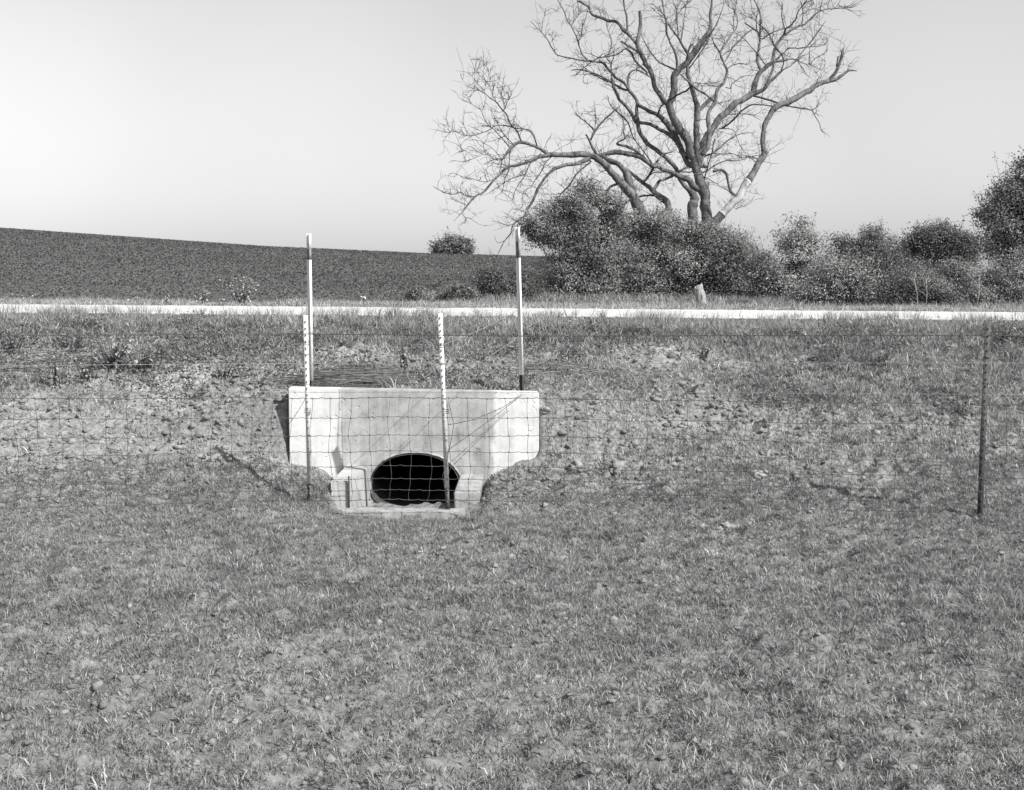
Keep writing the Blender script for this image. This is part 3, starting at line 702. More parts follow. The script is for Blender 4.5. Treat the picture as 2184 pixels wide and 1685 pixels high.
# ------------------------------------------------------------------ dead tree (limbs followed from the photograph, each given its own depth)
ORG = {'A': (1740, 200), 'B': (2100, 0), 'C': (2600, 0), 'D': (2900, 0), 'E': (2200, 400), 'F': (2600, 400), 'G': (1740, 550)}
TR = """
F740,2990,190 770,2500,170 800,2100,155 820,1674,140 790,1400,140 740,1200,130 690,1060,115
F690,2990,180 650,2300,160 620,1674,140 640,1450,125 590,1330,75 520,1260,55 430,1150,52 380,1000,55 280,880,58 180,800,58 0,660,58 E1400,610,58 1320,500,55 1290,400,52 1270,250,50 1260,80,45 B1640,1500,45 1590,1400,42 1510,1310,40
E2200,2990,170 1800,2400,160 1500,2000,150 1340,1674,140 1230,1440,130 1080,1260,110 920,1080,100 780,920,90 680,850,85 540,810,80 300,790,75 0,795,65 A1674,1523,62 1500,1570,50 1330,1640,45 G1330,365,42 1180,410,38 1080,420,34 990,480,34 920,560,32 820,670,30 700,800,28 590,860,26 470,1000,22 390,1100,16 340,1150,8 270,1220,5
E2150,2990,130 1900,2400,115 1780,1900,100 1740,1674,92 1700,1500,90 1620,1420,85 1500,1330,70 1430,1260,55 1350,1200,50 1200,1080,40 1120,1010,30
F760,2990,150 820,2300,130 900,1850,120 1040,1674,110
F690,1060,115 650,900,115 600,740,110 500,520,110 400,350,110 320,200,100 290,80,95 C290,1480,95 340,1400,95 350,1200,95 360,1100,85 430,1010,80 530,920,80 600,830,85 680,700,75 780,560,55 860,440,50 880,330,42 885,200,35 900,0,26 910,-80,20
C290,1480,90 230,1490,75 120,1330,68 40,1150,62 B1820,1040,62 1780,950,65 1700,790,60 1640,640,55 1650,560,48 1670,450,45 1680,280,45 1670,160,38
B1620,640,38 1540,530,38 1460,450,52 1390,370,42 1300,310,38 1210,310,38 1100,250,36 980,200,36 940,110,30 860,50,28 790,15,26 760,30,18
B1490,440,30 1490,330,28 1480,230,28 1450,100,24 1435,0,24 1430,-60,22
F650,950,90 560,930,80 500,800,75 400,600,80 330,450,90 250,330,75 120,220,58 0,160,48 E1456,160,50 1300,80,50 1260,30,42
B1510,1310,36 1430,1300,33 1300,1220,30 1180,1150,26 1060,1090,22 940,1050,18 800,1015,14 670,1020,10
B1510,1310,38 1440,1200,38 1300,1110,36 1220,1010,32 1140,920,30 1040,900,26 880,885,26 780,870,20 620,830,20 480,810,18 430,750,16 380,680,16 340,600,14 240,470,12 80,310,8
B240,470,10 260,320,8 295,200,7 300,120,4
B435,750,8 410,620,7 395,540,5 405,470,3
B1510,1310,30 1500,1200,30 1510,1100,30 1560,1030,26 1610,1015,20 1640,930,10 1645,800,8 1600,700,6
B1610,1015,16 1720,1050,16 1810,1120,14
E1250,320,55 1180,180,50 1100,80,42 1010,0,36 B1340,1380,40 1280,1240,30 1260,1100,16 1255,930,14 1290,850,12 1300,700,6
E1310,330,40 1450,350,45 1600,430,45 1730,500,50 1830,600,50
B1260,930,14 1200,870,13 1155,780,8
B930,890,18 850,810,16 790,680,16 770,590,16 730,490,13 670,380,12 610,280,12 560,150,12 480,0,10 450,-60,8
B770,600,12 820,540,10 830,430,10 880,280,8 910,180,8 940,60,5
B770,600,8 740,560,7 790,470,6 780,420,4
B670,370,8 710,320,8 780,220,8 840,170,10 900,165,14 960,190,16
B700,300,6 710,200,6 700,80,5 690,0,4
B1090,835,12 1000,880,14 880,970,12 780,1060,10 700,1115,8
B1780,1060,24 1700,980,26 1600,880,26 1560,780,24 1460,715,18 1380,770,16 1280,810,14 1090,835,12 960,790,8 800,750,5
B1200,810,10 1250,720,10 1265,590,9 1230,490,8 1190,380,8 1170,200,6 1155,110,4
B1640,750,28 1510,670,26 1400,600,24
B1200,1190,24 1060,1120,14 960,1080,12 870,1100,8 850,1200,7 900,1215,6 990,1180,4
C370,1020,24 270,970,20 150,920,16 70,840,14 -60,640,12 B1690,500,8
C390,1000,32 390,850,28 350,720,30 290,600,28 240,450,28 240,330,30 210,200,12 180,0,10 170,-60,8
C240,280,12 140,150,10 40,60,8 0,50,5
C220,270,10 100,180,7 0,90,5
C550,800,28 470,650,28 410,540,26 280,370,22 240,320,20
C410,530,18 400,380,15 390,230,16 380,100,16 340,30,8 330,-40,6
C380,240,10 450,150,10 520,70,12 590,20,12 620,-30,6
C450,600,16 480,430,12 500,260,10 530,100,12 545,-20,8
C550,860,26 555,760,24 590,670,24 625,640,16
C570,1000,24 640,900,16 740,760,16 850,600,14
C600,880,34 700,740,30 800,600,26 870,520,22 930,420,18 990,300,14 1060,100,8 1080,0,6
C850,470,10 910,580,12 930,640,18 1030,780,22
C910,570,9 950,500,8 1030,400,4
F680,1000,85 685,850,92 680,500,88 690,250,80 C700,1600,75 650,1420,60 600,1250,60 550,1130,50 545,1000,45 560,900,40
C720,1600,55 820,1500,55 920,1420,42 960,1380,30
F690,1010,95 720,860,108 790,600,110 900,450,98 1000,300,85 1100,180,80 1200,80,85 1340,-10,80 C1420,1400,80 1500,1330,70 1550,1180,60 1600,1060,55 1700,960,55 1790,880,42 1810,760,36 1850,650,33 1940,520,32 D930,470,28 1100,370,24 1160,360,22 1280,240,18 1380,160,16 1500,130,12 1640,120,10 1740,125,8 1850,170,5
D1380,160,12 1400,80,10 1420,-40,8
D1590,120,10 1640,80,9 1690,-20,7
D1640,90,8 1760,110,6 1860,110,6 1925,75,4
D860,500,28 880,430,24 960,370,18 1030,280,18 1050,190,14 1110,100,12 1190,0,10 1220,-40,8
D870,420,16 850,350,15 830,260,16 830,150,16 840,50,12
D1120,350,16 1135,200,12 1110,60,10 1080,-20,8
D1150,200,8 1250,140,8 1380,110,6 1560,0,5
D1110,100,12 1200,30,14 1280,10,10
D1280,10,9 1300,75,5
C1600,1000,40 1570,880,36 1570,780,32 1600,600,30 1600,500,28 1610,350,26 1610,200,22 1560,80,18 1520,-10,16
C1590,540,22 1570,460,20 1500,410,18 1400,350,14 1370,330,8
C1590,520,20 1560,430,14 1540,250,10 1480,150,8 1470,-20,6
C1670,930,16 1560,780,14 1450,660,12 1350,550,10 1260,490,7
C1090,900,12 1150,800,14 1200,690,14 1290,600,14 1400,500,14 1480,430,10
C1640,570,18 1700,520,18 1780,470,14 1900,430,10 D980,400,8
C1500,1370,70 1640,1300,50 1740,1190,44 1830,1120,34 1910,1040,30 D850,1010,18 960,950,14 1040,870,16 1100,790,14 1200,670,14 1290,560,18 1360,460,18 1420,370,10 1470,300,6
C1700,1240,32 1740,1100,27 1790,1000,26 1800,850,25 1810,760,25
C1900,1060,18 1940,910,16 1920,800,14 1830,680,14 1700,450,16 1600,370,12 1520,290,10 1420,250,7 1300,180,4
D690,900,30 850,890,20 920,860,16 1030,870,14 1140,920,14 1240,940,12 1350,1000,8 1500,1065,4
D1060,900,10 1150,1020,10 1180,1090,7 1270,1150,4
D1240,940,8 1300,860,8 1400,800,7 1470,760,5 1500,720,4
D1220,920,7 1225,740,5
D1350,1000,6 1430,990,5 1460,900,4 1430,860,3
D740,870,18 850,770,14 930,700,18 1080,700,14 1240,680,12 1360,680,8 1490,640,5
D640,560,10 720,680,14 830,810,14 850,900,14
F780,780,60 845,640,62 860,400,56 860,200,50 920,80,46 960,0,45 C980,1300,42 1070,1210,40 1110,1120,36 1120,1010,34 1080,920,30 1030,800,28 1040,720,30 1100,640,24 1150,560,24 1220,460,16 1260,400,12 1270,260,16 1220,150,10 1130,80,9 1090,-20,7
C1220,460,12 1215,300,10 1225,200,8 1260,0,7
C1130,1000,14 1200,950,13 1320,920,14 1440,950,6
C1090,640,10 1030,600,10 950,550,6
F940,20,40 C840,1400,32 800,1370,30 720,1320,30 640,1260,26 560,1180,24 440,1080,18
C620,1240,26 540,1310,26 400,1380,24 230,1490,22 E1686,34,22 1620,90,22 1570,210,22
C1100,1270,14 1170,1290,14 1190,1220,12 1300,1140,12 1400,1100,8 1500,1100,5
C1600,1040,12 1500,1020,8 1400,1060,5
C640,1200,12 700,1210,10 800,1220,8 950,1255,10 1060,1215,8
F1040,1674,110 1180,1510,100 1290,1400,100 1430,1180,110
F1430,1180,108 1500,1050,95 1580,900,85 1670,770,78 1650,640,65 1660,500,65 1680,350,62 1750,200,72 1850,80,85 2000,30,80 D908,1487,82 1080,1400,75 1250,1290,70 1400,1220,62 1520,1180,60 1640,1150,50 1740,1080,36 1810,1030,32 1920,1030,14
F1670,790,60 1700,755,55 1710,730,30
D1520,1180,50 1560,1110,48 1600,1060,45 1660,920,42 1700,800,38 1720,720,26 1735,680,8
D1620,960,18 1640,880,14 1635,815,8
D1330,1270,16 1340,1180,12 1370,1130,9 1410,1120,5
D420,1400,26 560,1430,28 680,1470,26 800,1510,22
D840,1530,20 950,1550,18 1130,1580,16 1260,1600,14 1330,1560,8 1370,1530,7 1360,1450,5
D1260,1600,13 1300,1670,13 1380,1800,11 1400,1900,10 1440,1930,5
F1040,420,22 1200,310,26 1310,180,22 1450,80,20 1600,70,16 1850,100,14
F1130,210,14 1330,200,12 1480,220,10 1620,300,5
F1000,420,14 1200,430,10 1260,540,9 1300,640,8 1380,780,5
E1480,1330,36 1550,1250,48 1600,1180,40 F240,1140,34 400,1060,34 540,980,28 700,880,26 830,810,24 920,780,20 1030,680,16 1150,580,14 1290,500,10 1440,470,4
F920,780,12 1080,790,12 1200,780,12 1320,830,10 1480,830,10 1600,870,8 1760,920,6 1880,930,3
F600,1040,22 780,1050,18 900,970,16 1050,900,16 1180,880,12 1330,870,8 1450,830,5
F600,1050,16 430,1050,14 100,1050,14 0,1100,12
F700,960,38 780,970,36 850,970,32
F1240,1390,30 1160,1300,32 1140,1200,34 1110,1080,36 1040,1020,36 920,1040,38
F650,1090,10 830,1140,12 1000,1240,10 1130,1320,8 1290,1480,5
F750,1310,80 660,1280,85 600,1240,88 560,1170,85 400,1100,65 200,1010,48 90,970,40 E1480,960,52 1300,830,68 1150,780,65 950,760,60 800,790,52 700,820,46
A1640,1510,42 1500,1430,44 1360,1370,44 1260,1350,42 1170,1370,42 1090,1440,42 1020,1550,36 960,1600,22 850,1600,14 720,1660,8
A1260,1340,22 1200,1200,20 1100,1080,18 1040,940,18 990,890,16 900,760,16 800,700,12 740,650,10 620,580,8 540,550,7 460,500,5 380,400,3
A890,750,9 820,620,8 800,540,8 740,460,6 650,370,5 600,240,4 630,90,3
A740,650,7 710,590,7 610,480,6 550,400,5 545,290,3
A710,600,5 750,480,5 820,260,3
A800,540,6 800,380,4 770,240,3
A1000,880,9 1020,830,9 1060,740,7 1130,620,5 1205,475,4
A1015,820,8 990,700,7 940,600,6 870,500,4 850,430,3
A1060,740,5 1130,570,6
A1080,1410,16 1020,1340,14 960,1260,14 860,1160,12 770,1080,12 700,950,10 650,860,8 540,790,7 390,710,4
A540,790,5 460,670,4 450,640,3
A680,900,5 720,790,4
A1140,1370,14 1050,1280,12 960,1160,10 900,1040,8 840,920,6 815,820,3
A1490,1400,20 1440,1270,18 1400,1190,16 1350,1160,14 1200,1140,14 1050,1110,14 940,1100,12 870,1110,12 780,1170,12 640,1220,11 520,1250,10 430,1240,9 280,1190,6 180,1200,5 0,1165,3
A460,1245,6 350,1290,4
A280,1190,5 220,1120,4 160,1070,2
A850,1590,12 780,1530,10 690,1520,8 510,1400,8 450,1460,4 330,1510,3
A690,1520,7 540,1590,6 400,1635,4
A950,1560,9 850,1450,8 750,1380,7 650,1320,5 530,1300,3
G590,860,14 450,850,12 370,800,10 260,825,10 130,800,10 0,730,8 -30,700,4
G390,1110,7 440,1160,7 490,1270,4
G470,1000,8 430,960,6 375,940,3
G1100,190,14 1080,300,14 1080,450,12 1050,540,12 1000,640,10 980,820,4
G980,310,16 960,430,12 930,500,8
G900,590,10 740,640,10 640,630,9 560,600,8 420,590,6 330,540,5 200,520,3
G370,800,5 375,700,5 415,590,4
G1530,240,22 1480,320,20 1390,370,16 1340,500,14 1310,560,14 1230,670,12 1150,820,9 1140,930,7 1180,980,5
G1310,540,10 1130,590,10 980,680,10 835,770,6
G1690,290,16 1600,380,14 1540,510,14 1470,600,12 1400,710,12 1280,820,9 1275,1000,6 1145,1100,4
G1400,710,7 1500,745,7 1630,740,4
E560,860,60 380,920,50 180,950,45 60,1000,42 G1670,520,36 1580,620,36 1500,740,36 1440,900,34 1350,1040,32 1300,1150,30 1140,1270,22 1110,1380,18 1020,1500,14 930,1674,8 880,1780,5
G1020,1500,8 910,1530,7 865,1430,5
G1140,1260,7 1040,1280,6 920,1225,4
E600,900,24 480,990,22 380,1080,22 320,1180,24 230,1290,26 140,1390,18
E230,1300,9 100,1200,7 70,1190,3
E980,1220,34 870,1270,32 810,1360,30 780,1470,26 785,1600,22 780,1700,12
E1050,1310,18 1030,1430,16 1050,1530,14 1080,1600,8
E1320,1600,120 1220,1400,115 1160,1200,110 1110,1060,100 1020,960,75 880,880,65 810,830,50 700,800,40
E1500,1000,36 1440,1100,30 1380,1180,30 1350,1200,20
E1490,980,28 1560,890,24 1660,790,20 1760,760,16 1830,720,8
E1560,1400,24 1450,1390,24 1240,1420,30 1120,1480,28 1000,1590,26 910,1674,18 850,1750,8
E700,820,42 610,680,36 570,580,30 520,500,22
E580,600,26 620,520,24 650,460,28 760,320,24 880,200,26 1010,90,12
E650,460,20 600,390,18 520,320,14 430,250,14 350,180,5
E650,460,10 665,200,9 640,0,6
E1340,820,38 1250,740,38 1100,670,36 980,650,32
E970,640,24 1010,600,24 1090,560,18 1070,480,14 1080,400,12 1060,260,8 1000,60,5
E1500,950,20 1400,800,16 1250,600,14 1190,500,16 1150,360,20 1060,240,22 900,100,14 850,0,10 840,-60,6
F780,1180,20 830,1000,16 900,780,14 940,560,14
"""
YT = 34.0
paths = []
for ln in TR.strip().splitlines():
    o = None; pts = []
    for tok in ln.split():
        if tok[0].isalpha(): o = ORG[tok[0]]; tok = tok[1:]
        a, b, w = map(float, tok.split(',')); pts.append((o[0]+a/3.64, o[1]+b/3.64, w/3.64))
    paths.append(np.array(pts))
PXM = FPX/YT*1.8755                                          # source pixels per metre at the tree
done_xy, done_d = [], []
limbs3 = []
r2 = random.Random(11)
def smooth(p):
    out = []
    n = len(p)
    for i in range(n-1):
        p0, p1, p2, p3 = p[max(i-1, 0)], p[i], p[i+1], p[min(i+2, n-1)]
        m = max(2, int(np.linalg.norm((p2-p1)[:2])/7))
        for k in range(m):
            t = k/m; out.append(.5*((2*p1)+(-p0+p2)*t+(2*p0-5*p1+4*p2-p3)*t*t+(-p0+3*p1-3*p2+p3)*t**3))
    out.append(p[-1]); return np.array(out)
for idx, p in enumerate(paths):
    s = smooth(p); s[:, 2] = np.maximum(s[:, 2], .7)
    s[:, :2] += rng.normal(0, .35, (len(s), 2))*np.clip(6/s[:, 2:3], .2, 1)
    kk = np.arange(len(s))*7.; wv = np.stack([vn(kk, kk*0+idx*7.7, 42, 301)-.5+.6*(vn(kk, kk*0+idx*3.1, 17, 302)-.5), vn(kk, kk*0+idx*5.3, 38, 303)-.5+.6*(vn(kk, kk*0+idx*9.1, 19, 304)-.5)], -1)
    s[:, :2] += wv*np.clip(s[:, 2:3]*.22+2.2, 0, 8)*np.minimum(1, np.minimum(kk, kk[-1]-kk)[:, None]/30)
    s[:, 2] *= 1+.22*(vn(kk, kk*0+idx*2.3, 24, 305)-.5)
    arc = np.concatenate([[0], np.cumsum(np.hypot(*np.diff(s[:, :2], axis=0).T))])/PXM
    if idx in (0, 1, 2, 3, 4):
        d0 = [0, .35, -.5, .5, -.3][idx]; d = d0+arc*[.0, .12, -.22, .15, -.1][idx]
    else:
        A = np.concatenate(done_xy); Dd = np.concatenate(done_d)
        e0 = np.hypot(*(A-s[0, :2]).T); e1 = np.hypot(*(A-s[-1, :2]).T)
        i0, i1 = e0.argmin(), e1.argmin()
        sl = r2.uniform(-.55, .55)
        if abs(s[0, 0]-2992.9) < 4 and abs(s[0, 1]-724.2) < 4: sl = .3
        if abs(s[0, 0]-2885.7) < 4 and abs(s[0, 1]-859.9) < 4: sl = .2
        pre = post = 0
        if e0[i0] <= e1[i1] or e0[i0] < 14:
            if 2 < e0[i0] < 34 and s[0, 2] > 1.5:
                m_ = max(1, int(e0[i0]/7)); add = np.array([np.append(A[i0]*(1-f)+s[0, :2]*f, s[0, 2]*.96) for f in np.arange(m_)/m_]); s = np.vstack([add, s])
        if (e1[i1] < e0[i0] or (e1[i1] < 9 and s[-1, 2] > 3.6)) and 2 < e1[i1] < 34 and s[-1, 2] > 1.5:
            m_ = max(1, int(e1[i1]/7)); add = np.array([np.append(s[-1, :2]*(1-f)+A[i1]*f, s[-1, 2]*.96) for f in np.arange(1, m_+1)/m_]); s = np.vstack([s, add])
        arc = np.concatenate([[0], np.cumsum(np.hypot(*np.diff(s[:, :2], axis=0).T))])/PXM
        if e0[i0] < 14 and e1[i1] < 9 and s[-1, 2] > 3.6: d = Dd[i0]+(Dd[i1]-Dd[i0])*arc/arc[-1]
        elif e0[i0] <= e1[i1]: d = Dd[i0]+sl*arc
        else: d = Dd[i1]+sl*(arc[-1]-arc)
    done_xy.append(s[:, :2]); done_d.append(d)
    pts = np.array([P(a/1.8755, b/1.8755, YT+dd)[:] for (a, b, _), dd in zip(s, d)])
    limbs3.append((pts, s[:, 2]/2/PXM*(YT+d)/YT*(1.1 if s[:, 2].max() > 5 else 1), arc))
tree = empty('dead_tree', (P(1493, 642, YT).x, YT, 1.25), 'large bare dead tree with spreading crooked limbs rising out of the bushes', 'tree')
def rough(pts, rad): return pts, rad*(1+rng.normal(0, .05, len(rad)))
PALE = {92}
i_pale = [i for i, l in enumerate(TR.strip().splitlines()) if l.startswith('F1040,1674,110 1180')][0]
trunks = [rough(p, r) for i, (p, r, a) in enumerate(limbs3) if i < 5]
V, q, t = tubes(trunks, 12); mk('trunk', V, q, t, M['bark'], tree, smooth=True)
big = [rough(p, r) for i, (p, r, a) in enumerate(limbs3) if i >= 5 and i != i_pale and r[0] > .028]
V, q, t = tubes(big, 8); mk('limbs', V, q, t, M['bark'], tree, smooth=True)
V, q, t = tubes([rough(*limbs3[i_pale][:2])], 10); tag(mk('limb', V, q, t, M['bare'], tree, smooth=True), 'pale barkless limb')
small = [(p, r) for i, (p, r, a) in enumerate(limbs3) if i >= 5 and i != i_pale and r[0] <= .028]
V, q, t = tubes(small, 5); mk('branches', V, q, t, M['twig'], tree, smooth=True)
# twigs
tw = []
def twig(p, d, ln, r, depth):
    n = 5; pts = [p]; dd = d.copy()
    for k in range(n-1):
        dd = dd+rng.normal(0, .22, 3)+np.array([0, 0, .04]); dd /= np.linalg.norm(dd); pts.append(pts[-1]+dd*ln/(n-1))
    pts = np.array(pts); tw.append((pts, np.linspace(r, r*.45, n)))
    if depth > 0:
        for k in range(rng.integers(1, 4)):
            i = rng.integers(1, n); e = dd*.7+rng.normal(0, .65, 3); e /= np.linalg.norm(e); twig(pts[i], e, ln*rng.uniform(.35, .7), r*.7, depth-1)
for i, (p, r, arc) in enumerate(limbs3):
    if i < 5 and i != 2: continue
    n = int(arc[-1]*(9.5 if r[0] < .03 else 8.0))
    for k in range(n):
        j = int(rng.uniform(.08, 1)*(len(p)-2)); 
        if p[j][2] < 3.2: continue
        tg = p[j+1]-p[j]; tg /= np.linalg.norm(tg)+1e-9
        d = tg*rng.uniform(.1, .9)+rng.normal(0, .6, 3)+np.array([0, 0, .25]); d /= np.linalg.norm(d)
        cen = abs(p[j][0]-P(1480, 0, YT).x) < 2.2 and p[j][2] < 7
        twig(p[j], d, rng.uniform(.2, .75)*(1.1 if r[j] > .02 else .8), rng.uniform(.005, .0085), 3 if cen and rng.random() < .5 else (2 if cen or rng.random() < .25 else 1))
V, q, t = tubes(tw, 3, cap=False); mk('twigs', V, q, t, M['twig'], tree)

# ------------------------------------------------------------------ bushes and living trees
def foliage(blobs, Yc, n, ls, tone_=1., depth=1., cl=30, csz=.17, gap=.45, seed=1):
    """blobs: (u, v, ru, rv) in the picture at distance Yc; leaf clusters spread through their volumes"""
    m = Yc/FPX; B = []
    vol = np.array([b[2]*b[3] for b in blobs], float); vol /= vol.sum()
    n = int(n*2.3); ls = ls*.66; csz = csz*.72; nc = max(1, n//cl); C = []; CN = []
    for b, w in zip(blobs, vol):
        c = np.array(P(b[0], b[1], Yc)[:]); k = int(nc*w)+1
        d = rng.normal(0, 1, (k*2, 3)); d /= np.linalg.norm(d, axis=1)[:, None]
        rr = rng.uniform(.25, 1, k*2)**.55*(1+.30*rng.normal(0, 1, k*2).clip(-1.2, 1.4))
        q = c+d*rr[:, None]*np.array([b[2]*m, (b[2]+b[3])*.5*m*depth, b[3]*m])
        s = vn(q[:, 0]*1.3+q[:, 1]*.8, q[:, 2]*1.3-q[:, 1]*.5, .42, seed)
        ok = s > gap*rng.uniform(.6, 1.1, len(q)); q = q[ok][:k]; C.append(q); CN.append(d[ok][:k])
    C = np.concatenate(C); CN = np.concatenate(CN); ok = C[:, 2] > 1.28; C, CN = C[ok], CN[ok]
    CN = CN*.75+rng.normal(0, .45, CN.shape)+np.array([0, 0, .55]); CN /= np.linalg.norm(CN, axis=1)[:, None]
    rep = rng.poisson(cl, len(C))+2
    L_ = np.repeat(C, rep, axis=0)+rng.normal(0, csz, (rep.sum(), 3))*np.array([1, 1, .65])
    patch = .55+.9*vn(L_[:, 0]+L_[:, 1]*.7, L_[:, 2]-L_[:, 1]*.4, .55, seed+40)
    sh = []; shn = []                      # leafy shoots that stand out of the crown
    shoots = []; ns_ = max(6, int(len(C)*.10)); cc_ = np.average(C, axis=0)
    for k in rng.integers(0, len(C), ns_):
        d = (C[k]-cc_); d /= np.linalg.norm(d)+1e-6; d = d*.6+rng.normal(0, .45, 3)+np.array([0, 0, .55]); d /= np.linalg.norm(d)
        ln = rng.uniform(.2, .75)*Yc/30*(1 if csz < .2 else .6); m_ = int(14*ln/(Yc/30)+6)
        f = rng.uniform(.1, 1, m_); shoots.append((np.array([C[k]-d*.1, C[k]+d*ln*.5, C[k]+d*ln]), np.array([.006, .004, .002])*Yc/30)); shn.append(np.repeat((d*.5+np.array([0, 0, .6]))[None], m_, 0)); sh.append(C[k]+d*ln*f[:, None]+rng.normal(0, csz*.3, (m_, 3)))
    sh = np.concatenate(sh)
    ct = np.repeat(rng.uniform(.7, 1.3, len(C)), rep)*tone_*rng.uniform(.8, 1.2, len(L_))*patch
    L_ = np.concatenate([L_, sh]); LN = np.concatenate([np.repeat(CN, rep, axis=0), np.concatenate(shn)]); ct = np.concatenate([ct, np.full(len(sh), tone_)*rng.uniform(.6, 1.5, len(sh))])
    return C, shoots, leaves(L_, ls*rng.uniform(.6, 1.35, len(L_)), ct, asp=.5, N=LN)
def bush(name, blobs, Yc, n, ls, label, cat, group=None, tone_=1., base=None, stems=7, sr=.02, crown='crown', trunk='stems', **kw):
    C, shoots, (V, t, a) = foliage(blobs, Yc, n, ls, tone_, **kw)
    bu = base if base is not None else np.mean([b[0] for b in blobs])
    bx = P(bu, 640, Yc).x; bz = float(hbase(bx, Yc))
    r = empty(name, (bx, Yc, bz), label, cat, group)
    mk(crown, V, None, t, M['leaf'], r, attr=a)
    out = []
    for k in range(stems):
        tgt = C[rng.integers(0, len(C))]; b0 = np.array([bx+rng.normal(0, .12+.02*stems), Yc+rng.normal(0, .1), bz-.05])
        md = b0*.45+tgt*.55+rng.normal(0, .12, 3); md[2] = b0[2]*.4+tgt[2]*.6
        q_ = np.array([b0, b0*.7+md*.3+np.array([0, 0, .1]), md, md*.4+tgt*.6, tgt]); out.append((q_, np.linspace(sr, sr*.25, 5)))
        for j in range(3):
            t2 = C[rng.integers(0, len(C))]
            if np.linalg.norm(t2-tgt) < 1.4: out.append((np.array([md, (md+t2)/2+rng.normal(0, .06, 3), t2]), np.linspace(sr*.5, sr*.15, 3)))
    V, q, t = tubes(out+shoots, 5); mk(trunk, V, q, t, M['twig'], r, smooth=True)
    return r
G = 'bushes along the far side of the road'
bush('locust_bush', [(1250, 415, 26, 30), (1240, 445, 50, 34), (1290, 440, 30, 26), (1195, 460, 48, 34), (1140, 487, 48, 20), (1185, 500, 60, 34), (1270, 480, 50, 45), (1255, 545, 62, 55), (1215, 590, 60, 52), (1290, 610, 60, 40), (1160, 625, 40, 28)], 31, 34000, .085,
     'tall feathery bush reaching out left beneath the dead tree', 'bush', G, .95, base=1260, stems=16, sr=.035, gap=.5, seed=3)
bush('locust_bush', [(1330, 480, 40, 30), (1400, 485, 60, 34), (1470, 505, 60, 34), (1525, 520, 45, 38), (1370, 560, 75, 55), (1460, 570, 75, 55), (1540, 580, 45, 50), (1390, 620, 75, 30), (1500, 625, 55, 30), (1330, 455, 20, 18), (1420, 460, 24, 16), (1545, 545, 40, 40)], 31.5, 36000, .085,
     'dense bush hiding the foot of the dead tree', 'bush', G, 1.0, base=1440, stems=18, sr=.035, gap=.5, seed=4)
bush('low_bush', [(1065, 595, 38, 34), (1035, 618, 36, 24), (1105, 605, 42, 42), (1090, 630, 55, 20)], 28, 9000, .075, 'low dark shrub behind the right marker post', 'bush', G, .6, stems=10, seed=5)
bush('low_bush', [(955, 632, 60, 9), (885, 628, 20, 12), (985, 622, 25, 14)], 26, 2200, .07, 'straggling low growth left of the dark shrub', 'bush', G, .9, stems=8, seed=6, sr=.008, csz=.08)
bush('low_bush', [(1588, 530, 28, 28), (1575, 580, 40, 42), (1600, 620, 55, 34), (1630, 590, 30, 34)], 31, 9000, .08, 'rounded bush right of the white stump', 'bush', G, .85, stems=9, seed=7)
bush('low_bush', [(1712, 520, 40, 34), (1690, 565, 38, 36), (1745, 560, 48, 32), (1700, 600, 60, 40), (1640, 595, 40, 42), (1640, 560, 26, 22), (1712, 478, 8, 8), (1738, 484, 7, 8), (1668, 500, 7, 6), (1683, 467, 6, 4)], 29, 12000, .09, 'open pale bush with sprigs sticking up above it', 'bush', G, 1.25, stems=14, seed=8, gap=.55)
bush('low_bush', [(1880, 540, 50, 38), (1900, 575, 45, 36), (1835, 545, 34, 34), (1865, 498, 20, 14), (1800, 515, 12, 10), (1780, 510, 7, 8), (1795, 560, 40, 34), (1935, 590, 36, 30), (1860, 590, 50, 30)], 30, 14000, .08, 'dark round topped bush in the right half of the hedge', 'bush', G, .62, stems=14, seed=9, gap=.48)
bush('low_bush', [(1800, 590, 70, 42), (1760, 630, 70, 26), (1860, 630, 60, 24)], 27, 11000, .075, 'lighter undergrowth in front of the dark round bush', 'bush', G, 1.15, stems=8, seed=10)
bush('low_bush', [(1960, 610, 60, 34), (2030, 602, 60, 40), (1920, 630, 50, 22)], 26.5, 9000, .07, 'low tangled growth below the distant domed tree', 'bush', G, .95, stems=14, seed=11, gap=.5)
bush('low_bush', [(2110, 600, 60, 44), (2160, 600, 50, 50), (2080, 630, 50, 24), (2200, 610, 60, 50)], 27.5, 15000, .08, 'bushy growth at the right border under the edge tree', 'bush', G, 1.0, stems=10, seed=12)
bush('broad_tree', [(2165, 395, 40, 24), (2140, 425, 38, 20), (2190, 420, 60, 40), (2120, 455, 32, 18), (2160, 470, 60, 40), (2130, 520, 44, 40), (2180, 540, 60, 50), (2190, 350, 26, 14), (2230, 470, 70, 80), (2270, 400, 70, 90)], 30, 26000, .09,
     'leafy tree reaching in at the right border', 'tree', None, .85, base=2180, stems=14, sr=.05, crown='crown', trunk='trunk', gap=.68, seed=13)
bush('domed_tree', [(2000, 508, 52, 28), (1965, 520, 34, 24), (2040, 525, 38, 30), (2005, 535, 55, 20), (2060, 545, 22, 22), (1945, 530, 18, 16), (2000, 570, 60, 9)], 80, 15000, .22,
     'distant domed tree standing in the field above the undergrowth', 'tree', None, .6, base=2003, stems=9, sr=.16, trunk='trunk', csz=.35, gap=.4, seed=14)
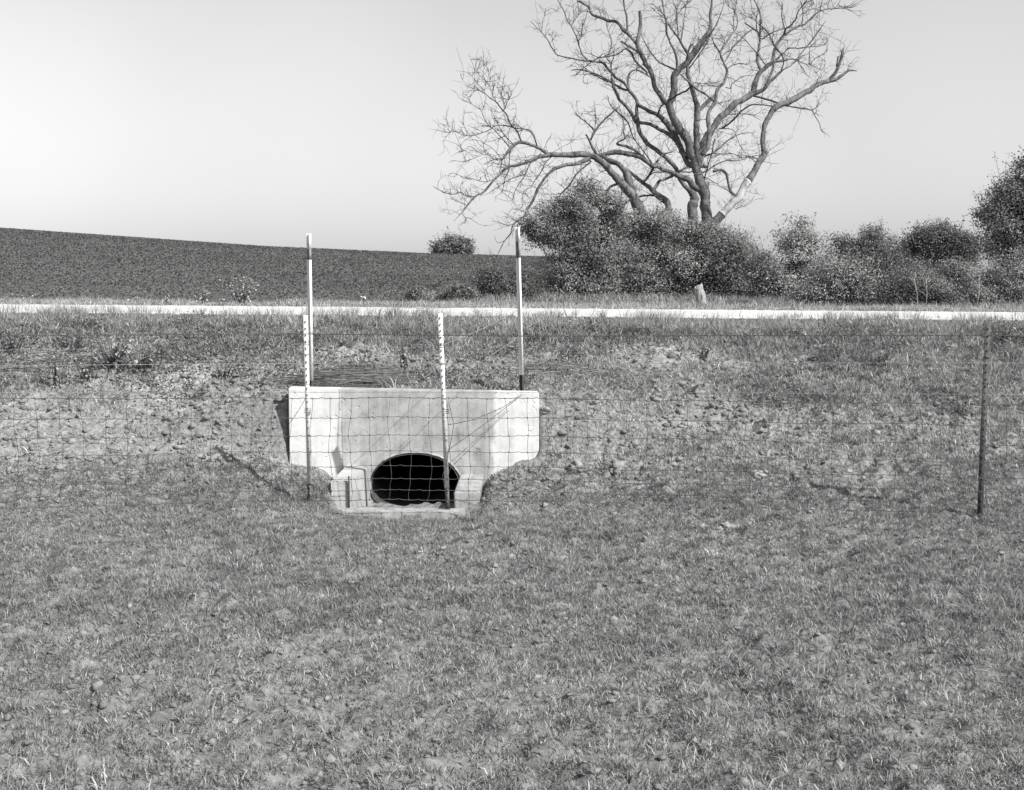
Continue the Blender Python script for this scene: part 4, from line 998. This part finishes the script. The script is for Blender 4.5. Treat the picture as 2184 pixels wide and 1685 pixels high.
bush('hill_tree', [(967, 520, 26, 14), (948, 530, 18, 11), (988, 528, 16, 13), (965, 535, 34, 8)], 133, 6000, .35, 'small round tree alone on the hill skyline', 'tree', None, .7, base=967, stems=4, sr=.2, trunk='trunk', csz=.5, gap=.3, seed=15)

# broken white stump and fallen log
b0 = P(1493, 655, 25.5); zb = float(hbase(b0.x, 25.5))
n = 14; rr = [.12, .105, .10, .095, .098, .092, .08]; hs = [0, .1, .2, .3, .4, .47, .54]; V = []
for k, (h, r) in enumerate(zip(hs, rr)):
    for j in range(n):
        a = 2*math.pi*j/n; w = r*(1+.16*rng.normal()*.6); V.append((b0.x+math.cos(a)*w+.03*math.sin(h*9), 25.5+math.sin(a)*w, zb-.05+h+(0 if k < 6 else rng.uniform(-.05, .05)+.05*math.cos(a))))
Q = [[k*n+j, k*n+(j+1) % n, (k+1)*n+(j+1) % n, (k+1)*n+j] for k in range(6) for j in range(n)]+[list(range(6*n, 7*n))]
tag(mk('tree_stump', V, None, None, M['stump'], polys=Q), 'broken whitish stump standing in the grass below the dead tree', 'stump')
lp = [P(1545, 655, 26), P(1560, 645, 26), P(1580, 640, 26.1), P(1600, 641, 26.3)]
V, q, t = tubes([(lp, [.06, .055, .05, .04])], 8); tag(mk('fallen_limb', V, q, t, M['twig'], smooth=True), 'dark fallen limb lying in the verge right of the stump', 'log')
# bare saplings
for k, (u, hv, lab) in enumerate([(1958, 592, 'thin pale sapling stem left of the pair below the domed tree'), (1975, 585, 'taller bare sapling of the pair below the domed tree'), (2082, 590, 'slender bare sapling under the edge tree')]):
    Yv = 25.6; a = P(u, 652, Yv); z = float(hbase(a.x, Yv)); top = P(u-8+8*k, hv, Yv); out = [([(a.x, Yv, z), ((a.x+top.x)/2+.02, Yv, (z+top.z)/2), tuple(top)], [.009, .007, .003])]
    for j in range(9):
        f = rng.uniform(.3, .95); b = np.array((a.x, Yv, z))*(1-f)+np.array(top[:])*f; e = b+np.array([rng.normal(0, .1), rng.normal(0, .08), rng.uniform(.08, .25)]); out.append(([b, e], [.004, .002]))
    V, q, t = tubes(out, 5); tag(mk('sapling', V, q, t, M['straw'], attr=np.full(len(V), 1.2)), lab, 'sapling', 'bare saplings on the far verge')
